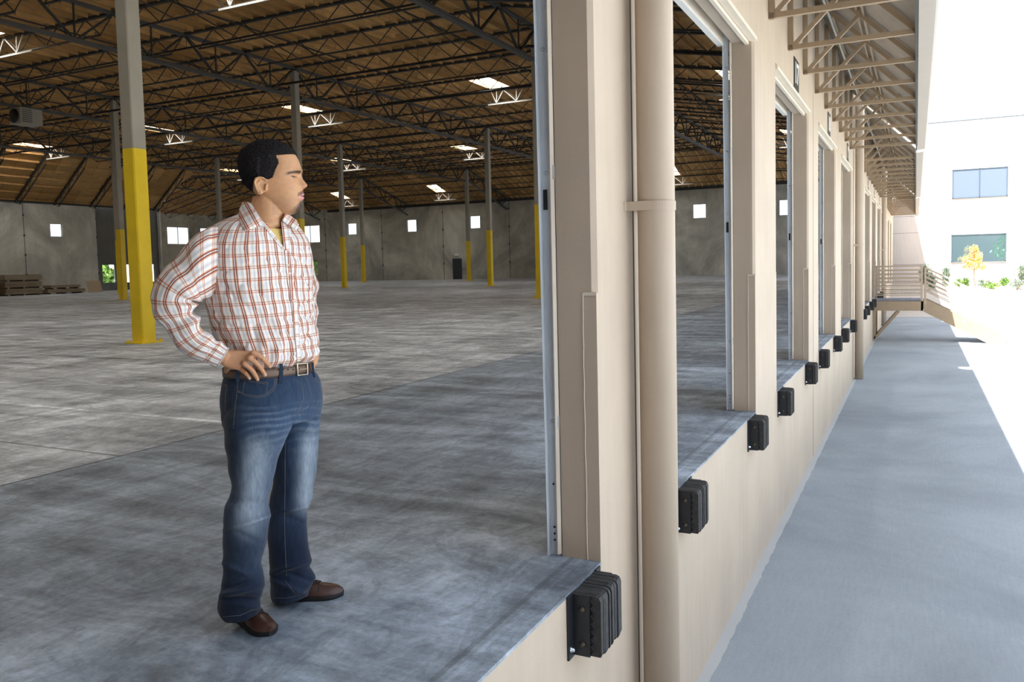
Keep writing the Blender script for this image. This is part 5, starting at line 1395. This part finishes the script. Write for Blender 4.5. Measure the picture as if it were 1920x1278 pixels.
# ---- hair
def row_at(rows, y):
    for a, b in zip(rows, rows[1:]):
        if a[0] <= y <= b[0]: t = (y-a[0])/(b[0]-a[0]); return [p+(q-p)*t for p, q in zip(a, b)]
    return list(rows[0] if y < rows[0][0] else rows[-1])
ho = [(a, b-3, c+6.5, d*.95) for a, b, c, d in [(262.6, 504, 498, .010), (264, 518, 487, .033), (267, 529, 475, .052), (271, 536.5, 467, .064), (277, 545, 459, .076), (283, 550.5, 452.5, .083), (289, 554.5, 449, .088), (296, 558, 446.5, .0905), (303, 560, 445.5, .0915), (310, 562, 446, .0915), (318, 564, 446.8, .0895), (330, 562, 450, .085), (340, 560, 454, .079), (350, 562, 460, .075), (360, 565, 467, .070), (368, 565, 474, .066)]]
NHR, NHA = 190, 300; grid = []; keep = []
for i in range(NHR):
    y = 262.6+(367-262.6)*(i/(NHR-1)); O = row_at(ho, y); S = row_at(hd_rows, max(y, 268)); row = []; kr = []
    for k in range(NHA):
        t = 2*PI*k/NHA; ct, st = math.cos(t), math.sin(t); ex = 2.25; cc = math.copysign(abs(ct)**(2/ex), ct); ss = math.copysign(abs(st)**(2/ex), st)
        def pt(Rw):
            c0 = Rw[2]+(Rw[1]-Rw[2])*.46; return c0+cc*((Rw[1]-c0) if ct > 0 else (c0-Rw[2])), ss*Rw[3]
        xo, so_ = pt(O); xs_, ss_ = pt(S); L_ = float(np.interp(y, lim_y, lim_x)); tp = smooth01((L_-xs_+1)/14) if y > 286 else 1.0
        if y > 352: tp *= 1-.6*smooth01((y-352)/15)
        if 300 < y < 345 and xs_ > 495: tp *= .35
        tp = max(tp, .06)
        x = xs_+(xo-xs_)*tp; s = ss_+(so_-ss_)*tp; p = hp(x, y, s); ctr = hp(505, 318, 0); n_ = (p-ctr).normalized()
        d = (.0035*noise.noise(p*150)+.0028*noise.noise(p*320)+.0015*noise.noise(p*700))*(.3+.7*tp)
        if y < 268 and i == 0: d = 0
        row.append(p+n_*(d+.0012)); kr.append(xs_ < L_+1.5)
    grid.append(row); keep.append(kr)
mb = MB(); vs = [p for r in grid for p in r]; fs = []
for i in range(NHR-1):
    for k in range(NHA):
        k2 = (k+1) % NHA
        if keep[i][k] and keep[i+1][k] and keep[i][k2] and keep[i+1][k2]: fs.append((i*NHA+k, i*NHA+k2, (i+1)*NHA+k2, (i+1)*NHA+k))
fs.append(tuple(range(NHA-1, -1, -1))); used = sorted({i for f in fs for i in f}); mp = {a: b for b, a in enumerate(used)}
mb.add([vs[i] for i in used], [tuple(mp[i] for i in f) for f in fs], smooth=True)
rng = random.Random(3)
for _ in range(5200):
    i = rng.randrange(2, NHR-1); k = rng.randrange(NHA)
    if not (keep[i][k] and keep[i-1][k]): continue
    p = grid[i][k]; n_ = (p-hp(505, 318, 0)).normalized(); a = n_.cross(V((rng.gauss(0, 1), rng.gauss(0, 1), rng.gauss(0, 1)))).normalized(); h = rng.uniform(.0015, .0045); w_ = .0006
    b = n_.cross(a); pts = [p-n_*.001, p+n_*h*.6+a*.0012, p+n_*h+a*.0002+b*.0015]
    mb.add([pts[0]-b*w_, pts[0]+b*w_, pts[1]+b*w_, pts[1]-b*w_, pts[2]], [(0, 1, 2, 3), (3, 2, 4)])
mb.build('hair', M['hair'], man, MBASE)
# ================= shoes
def shoe(heel, toe, name):
    """heel/toe: floor points; builds upper, sole, laces along the foot"""
    h = V(heel); t = V(toe); D = (t-h); Ln = D.length; D.normalize(); S = V((-D.y, D.x, 0)); pr = []
    wid = [(0, .022), (.05, .033), (.15, .038), (.3, .036), (.45, .038), (.6, .045), (.72, .048), (.84, .044), (.93, .032), (.985, .016), (1.0, .006)]
    top = [(0, .075), (.1, .10), (.3, .105), (.42, .092), (.55, .072), (.7, .058), (.82, .052), (.92, .046), (1, .03)]
    ip = lambda T, x: sum(float(np.interp(min(1, max(0, x+o_)), [a for a, b in T], [b for a, b in T])) for o_ in (-.03, -.015, 0, .015, .03))/5
    rings = []; n = 40
    for i in range(41):
        x = i/40; w = ip(wid, x); hh = ip(top, x); c = h+D*(x*Ln); out = []
        for k in range(n):
            a = 2*PI*k/n; ca, sa = math.cos(a), math.sin(a); zz = .012+(hh-.012)*max(0, sa)**.8 if sa > 0 else .012
            ww = w*math.copysign(abs(ca)**.75, ca)*(1-.30*max(0, sa)); out.append(c+S*ww+V((0, 0, zz+.0012*noise.noise(V((x*18, ca*3, sa*3))))))
        rings.append(out)
    m = MB().loft(rings); sh = m.build('shoe', M['leather'], man, MBASE)
    rings = []
    for i in range(41):
        x = -.008+1.016*i/40; w = ip(wid, min(1, max(0, x)))+.003; c = h+D*(x*Ln); rise = .006*max(0, x-.8)*5; hz = .016
        rings.append([c+S*(w*q)+V((0, 0, z)) for q, z in ((-1, .004+rise), (-.96, 0+rise*.9), (.96, 0+rise*.9), (1, .004+rise), (1.0, hz), (.9, hz+.003), (-.9, hz+.003), (-1.0, hz))])
    MB().loft(rings, smooth=True).build('sole', M['sole'], sh, MBASE)
    bv = BVHTree.FromPolygons([V(p) for p in m.v], m.f); mb = MB()
    def top_at(x, s):
        o_ = h+D*(x*Ln)+S*s+V((0, 0, .3)); r = bv.ray_cast(o_, V((0, 0, -1))); return (r[0] if r[0] else o_-V((0, 0, .22)))+V((0, 0, .0022))
    for i in range(5):
        x = .40+i*.055; mb.tube([top_at(x, -.017), top_at(x+.012, 0)+V((0, 0, .001)), top_at(x, .017)], .0020, 6); mb.tube([top_at(x, -.017), top_at(x+.05, .0)+V((0, 0, .001)), top_at(x+.055, .017)], .0018, 6)
    mb.build('laces', M['lace'], sh, MBASE)
    mb = MB(); mb.tube([top_at(.66, s) for s in (-.040, -.03, -.015, 0, .015, .03, .040)], .0012, 5); mb.tube([top_at(.37, s) for s in (-.034, -.02, 0, .02, .034)], .0012, 5)
    for sg in (-1, 1): mb.tube([top_at(x, sg*w) for x, w in ((.3, .024), (.45, .024), (.6, .022), (.66, .012))], .001, 5)
    mb.build('shoe_seam', M['lace'], sh, MBASE)
    return sh
zr = lambda p: (p[0], p[1], 0)
shoe((-1.09, 2.282, 0), (-.845, 2.2, 0), 'r'); shoe((-1.07, 2.455, 0), (-.838, 2.605, 0), 'l')
# ============================================================ light
w = bpy.data.worlds.new('world'); SC.world = w; w.use_nodes = True; nt = w.node_tree; nt.nodes.clear()
o = nt.nodes.new('ShaderNodeOutputWorld'); bg = nt.nodes.new('ShaderNodeBackground'); sky = nt.nodes.new('ShaderNodeTexSky')
sky.sky_type = 'NISHITA'; sky.sun_disc = False; sky.sun_elevation = math.radians(61); sky.sun_rotation = math.radians(200); sky.dust_density = 3.0; sky.air_density = 1.0; sky.altitude = 50
mx = nt.nodes.new('ShaderNodeMix'); mx.data_type = 'RGBA'; mx.inputs[0].default_value = .45; mx.inputs[7].default_value = (8.4, 9.3, 10.6, 1)
nt.links.new(sky.outputs[0], mx.inputs[6]); nt.links.new(mx.outputs[2], bg.inputs[0]); nt.links.new(bg.outputs[0], o.inputs[0]); bg.inputs[1].default_value = WORLD_S
sl = bpy.data.lights.new('sun', 'SUN'); sl.energy = SUN_S; sl.angle = math.radians(.6); sl.color = (1, .98, .955)
so = bpy.data.objects.new('sun', sl); COL.objects.link(so); d = V((.207, .52, -1)).normalized(); so.rotation_euler = d.to_track_quat('-Z', 'Y').to_euler(); so.location = (-5, -10, 30)
SC.view_settings.view_transform = 'Standard'; SC.view_settings.look = 'None'; SC.view_settings.gamma = 1; SC.view_settings.use_curve_mapping = False; SC.view_settings.exposure = EXPO
SC.cycles.use_denoising = True; SC.cycles.max_bounces = 10; SC.cycles.diffuse_bounces = 6; SC.cycles.sample_clamp_indirect = 6.0
SC.cycles.use_light_tree = True
